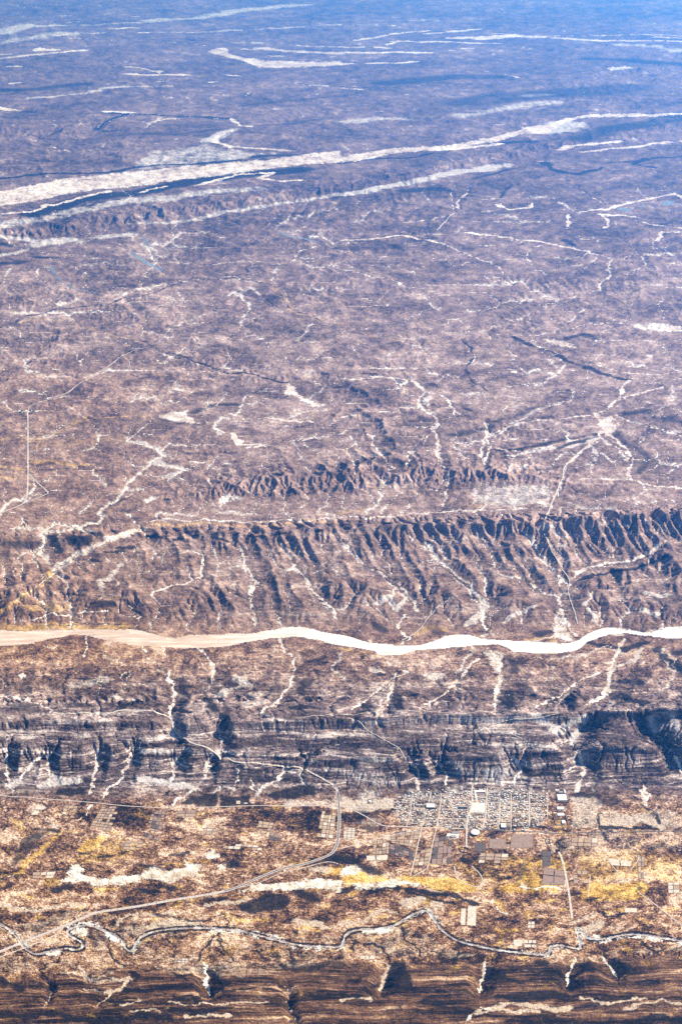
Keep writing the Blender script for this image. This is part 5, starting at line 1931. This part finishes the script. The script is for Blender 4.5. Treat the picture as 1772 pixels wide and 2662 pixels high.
def plot(c, tone_n, label, group):
    """one field: its soil inside a low earth bank"""
    c = np.array(c)
    mid_ = c.mean(0)
    k = 5
    t = np.linspace(0, 1, k)
    def grid(cc):
        A = cc[0] + (cc[1] - cc[0]) * t[:, None]; B = cc[3] + (cc[2] - cc[3]) * t[:, None]
        return (A[None] * (1 - t[:, None, None]) + B[None] * t[:, None, None]).reshape(-1, 2)
    q = grid(c)
    z = zat(q[:, 0], q[:, 1])
    zm = float(zat(mid_[0], mid_[1])[0])
    V = np.column_stack([q - mid_, z - zm + 1.3])
    i = np.arange(k * k).reshape(k, k)
    Fc = np.stack([i[:-1, :-1], i[1:, :-1], i[1:, 1:], i[:-1, 1:]], -1).reshape(-1, 4)
    o = bpy.data.objects.new('field_plot', mesh_from('field_plot', V, Fc[:, ::-1] if False else Fc, M_FIELDS[tone_n]))
    COL.objects.link(o)
    o.location = (mid_[0], mid_[1], zm)
    tag(o, label, 'field', group)
    m = Mesh()
    wd = 1.1
    for a in range(4):
        p0, p1 = c[a] - mid_, c[(a + 1) % 4] - mid_
        dr = (p1 - p0) / (np.linalg.norm(p1 - p0) + 1e-6); nn = np.array([-dr[1], dr[0]])
        if np.dot(nn, -(p0 + p1)) < 0:
            nn = -nn
        z0, z1 = [float(zat(*(p + mid_))[0]) - zm for p in (p0, p1)]
        i0, i1 = p0 + dr * wd * (a % 2) * 0 + nn * .1, p1 + nn * .1
        vs = [(*i0, z0 - 1), (*i1, z1 - 1), (*(i1 + nn * wd), z1 - 1), (*(i0 + nn * wd), z0 - 1), (*(i0 + nn * .3), z0 + 2.2 + .01 * a), (*(i1 + nn * .3), z1 + 2.2 + .01 * a), (*(i1 + nn * wd * .7), z1 + 2.2 + .01 * a), (*(i0 + nn * wd * .7), z0 + 2.2 + .01 * a)]
        m.add(vs, [(0, 1, 5, 4), (1, 2, 6, 5), (2, 3, 7, 6), (3, 0, 4, 7), (4, 5, 6, 7)])
    m.part('earth_bank', M_BUND, o)

FIELDS = """
A5 1 1 pale 1: 165,195 212,208 205,222 160,222: small L-shaped pale field between two dry gullies below the straight road
A5 1 1 pale 1: 160,224 184,224 178,246 142,246: square pale field adjoining the small L-shaped one between two dry gullies
A5 5 9 tan .85: 470,207 556,205 505,322 412,305: in the slanting patchwork just under the straight road
A5 4 8 grey .7: 702,226 762,226 735,368 662,345: in the faint grey patchwork right of the yellow patch
A5 3 4 warm .8: 1190,272 1262,282 1238,332 1182,330: in the small patchwork left of the curving road
A5 2 2 dark 1: 1240,312 1296,342 1290,366 1236,360: in the dark block left of the curving road
A5 4 7 warm .9: 1482,225 1546,235 1532,354 1456,346: tucked inside the bend of the curving road
A5 3 3 pale .85: 152,490 270,486 246,536 150,538: in the speckled block near the left edge
A5 7 2 pale .7: 1040,376 1210,386 1205,410 1022,400: in the broken row above the white salt flat
A5 4 2 pale .9: 806,905 866,905 866,925 800,925: by the river just above the dark slope
A5 2 2 grey 1: 818,226 906,226 900,252 814,254: in the grey block under the straight road
A5 3 2 pale .8: 1086,180 1140,180 1140,195 1086,195: above the straight road beside the pale gully
B5 3 6 pale .9: 14,302 66,305 64,358 10,354: in the striped block outside the bend of the curving road
B5 2 1 pale 1: 115,432 218,428 214,455 116,457: in the bright pair at the foot of the garden patchwork
B5 5 4 tan .9: 152,367 222,352 220,424 142,428: in the garden patchwork beside the diagonal track
B5 5 4 dark .95: 223,378 333,408 330,454 226,424: in the black-banked block of the garden patchwork
B5 6 4 tan .9: 226,341 366,316 346,398 230,373: in the upper garden patchwork under the diagonal track
B5 3 4 tan .8: 344,412 418,398 404,474 334,480: between the two straight lanes below town
B5 4 5 grey .9: 430,350 512,340 506,470 414,474: right of the second straight lane below town
B5 3 3 grey .8: 250,320 300,312 296,330 250,336: beside the first lane at the edge of town
B5 1 1 pale 1: 551,672 576,673 571,756 547,755: narrow pale field, left of the tall pair above the river
B5 1 1 pale 1: 582,660 625,661 621,760 576,757: broad pale field, right of the tall pair above the river
B5 1 1 pale 1: 790,817 834,817 834,851 791,851: square pale field on the river bank below the brown plain
B5 3 1 pale 1: 838,820 896,820 899,837 839,837: in the upper row on the river bank
B5 2 1 pale 1: 840,840 898,840 900,856 841,856: in the lower row on the river bank
B5 1 1 grey 1: 680,352 764,356 760,404 676,400: broad bare grey field with a dark line beside the eight-sided hall
B5 1 1 grey 1: 782,332 890,332 884,400 771,400: broadest bare grey field below the paved road
B5 2 1 pale .9: 1222,444 1340,456 1331,484 1240,478: in the slanting pair in the yellow plain
B5 2 4 tan .8: 1362,432 1396,436 1391,540 1366,540: in the tall narrow block in the yellow plain
B5 2 3 pale 1: 1502,554 1556,554 1556,605 1503,605: in the bright block at the right edge
B5 1 1 pale 1: 1300,673 1362,673 1362,695 1300,695: lone pale field under the yellow grass by the thin track
B5 1 3 dark 1: 920,408 966,412 964,478 926,488: in the dark strip left of the long track
B5 2 2 grey 1: 932,482 1028,502 1030,568 920,568: in the grey block between yellow grass and the long track
B5 3 1 pale 1: 86,892 156,892 158,910 86,908: in the white row under the river bend
B5 2 2 pale 1: 860,735 890,735 890,766 856,766: in the little block above the river bank fields
B5 3 3 tan .6: 1060,500 1130,500 1140,560 1070,560: right of the long track in the yellow plain
B5 4 3 tan .6: 640,420 770,424 765,470 630,466: in the faint block under the broad grey fields
B5 5 2 grey .7: 60,255 190,262 185,292 70,290: in the faint block between bend road and ragged town edge
A5 5 3 tan .6: 930,290 1060,296 1050,340 920,334: in the faint block left of the pale broken row
A5 4 3 tan .6: 560,360 660,366 650,410 540,402: in the faint block right of the yellow patch
A5 3 4 warm .6: 300,200 360,204 340,262 280,256: in the faint block left of the slanting patchwork
B5 4 2 tan .7: 1060,350 1180,352 1176,392 1056,388: in the faint block below the paved road at right
B5 1 1 dark 1: 612,372 668,372 668,416 612,416: dark tilled field beside the round stock pen
"""
for row in FIELDS.strip().splitlines():
    head, pts, txt = row.split(':')
    tile, nx, ny, tone_n, prob = head.split()
    nx, ny, prob = int(nx), int(ny), float(prob)
    c = np.array(place(tile, pts))
    def at(a, b):
        return (c[0] * (1 - a) + c[1] * a) * (1 - b) + (c[3] * (1 - a) + c[2] * a) * b
    ex = [0] + [(i + rnd.uniform(-.18, .18)) / nx for i in range(1, nx)] + [1]
    ey = [0] + [(i + rnd.uniform(-.18, .18)) / ny for i in range(1, ny)] + [1]
    for i in range(nx):
        for j in range(ny):
            if rnd.random() > prob:
                continue
            tn = tone_n
            if nx * ny > 3 and rnd.random() < .35:
                tn = rnd.choice({'pale': ['tan', 'pale'], 'tan': ['pale', 'grey', 'warm'], 'dark': ['grey'], 'grey': ['dark', 'tan'], 'warm': ['tan', 'pale']}[tone_n])
            g = .04
            q = [at(ex[i] + (ex[i + 1] - ex[i]) * a, ey[j] + (ey[j + 1] - ey[j]) * b) for a, b in ((g, g), (1 - g, g), (1 - g, 1 - g), (g, 1 - g))]
            txt = txt.strip()
            lab = txt if nx * ny == 1 else '%s plot %s' % ({'pale': 'pale fallow', 'tan': 'tan fallow', 'dark': 'dark tilled', 'grey': 'grey fallow', 'warm': 'orange fallow'}[tn], txt)
            plot(q, tn, lab, None if nx * ny == 1 else 'field plots ' + txt)

# ---- scrub: low bushes nobody could count
def scrub(n_want):
    pts = []
    u = RNG.uniform(-60, 1832, n_want * 6); v = RNG.uniform(1690, 2520, n_want * 6)
    dk = sample(M['d'], u, v); sd = sample(M['s'], u, v) + sample(BED, u, v) + sample(RIVER, u, v)
    bk = sample(BANK, u, v)
    base_p = np.where(v > 2085, .12, np.where(v < 1800, .06, .01))
    keep = (RNG.random(len(u)) < base_p + .35 * dk + .5 * bk) & (sd < .5)
    u, v = u[keep][:n_want], v[keep][:n_want]
    x, y = ground(u, v, 0)
    z = zat(x, y)
    n = len(x)
    r = RNG.uniform(2.0, 5.5, n)
    ring = 6
    a = np.linspace(0, 2 * np.pi, ring, endpoint=False)
    ja = RNG.uniform(.7, 1.25, (n, ring)); jb = RNG.uniform(.4, .8, (n, ring))
    V = np.zeros((n, 2 * ring + 1, 3))
    for k in range(ring):
        V[:, k] = np.stack([x + np.cos(a[k]) * r * ja[:, k], y + np.sin(a[k]) * r * ja[:, k], z - .5], 1)
        V[:, ring + k] = np.stack([x + np.cos(a[k] + .4) * r * jb[:, k], y + np.sin(a[k] + .4) * r * jb[:, k], z + r * .75], 1)
    V[:, 2 * ring] = np.stack([x, y, z + r * 1.05], 1)
    fs = []
    for k in range(ring):
        k2 = (k + 1) % ring
        fs += [(k, k2, ring + k), (k2, ring + k2, ring + k), (ring + k, ring + k2, 2 * ring)]
    fs = np.array(fs)
    Fc = (np.arange(n)[:, None, None] * (2 * ring + 1) + fs[None]).reshape(-1, 3)
    o = bpy.data.objects.new('scrub', mesh_from('scrub', V.reshape(-1, 3), Fc, M_LEAF))
    COL.objects.link(o)
    o['kind'] = 'stuff'

scrub(26000)
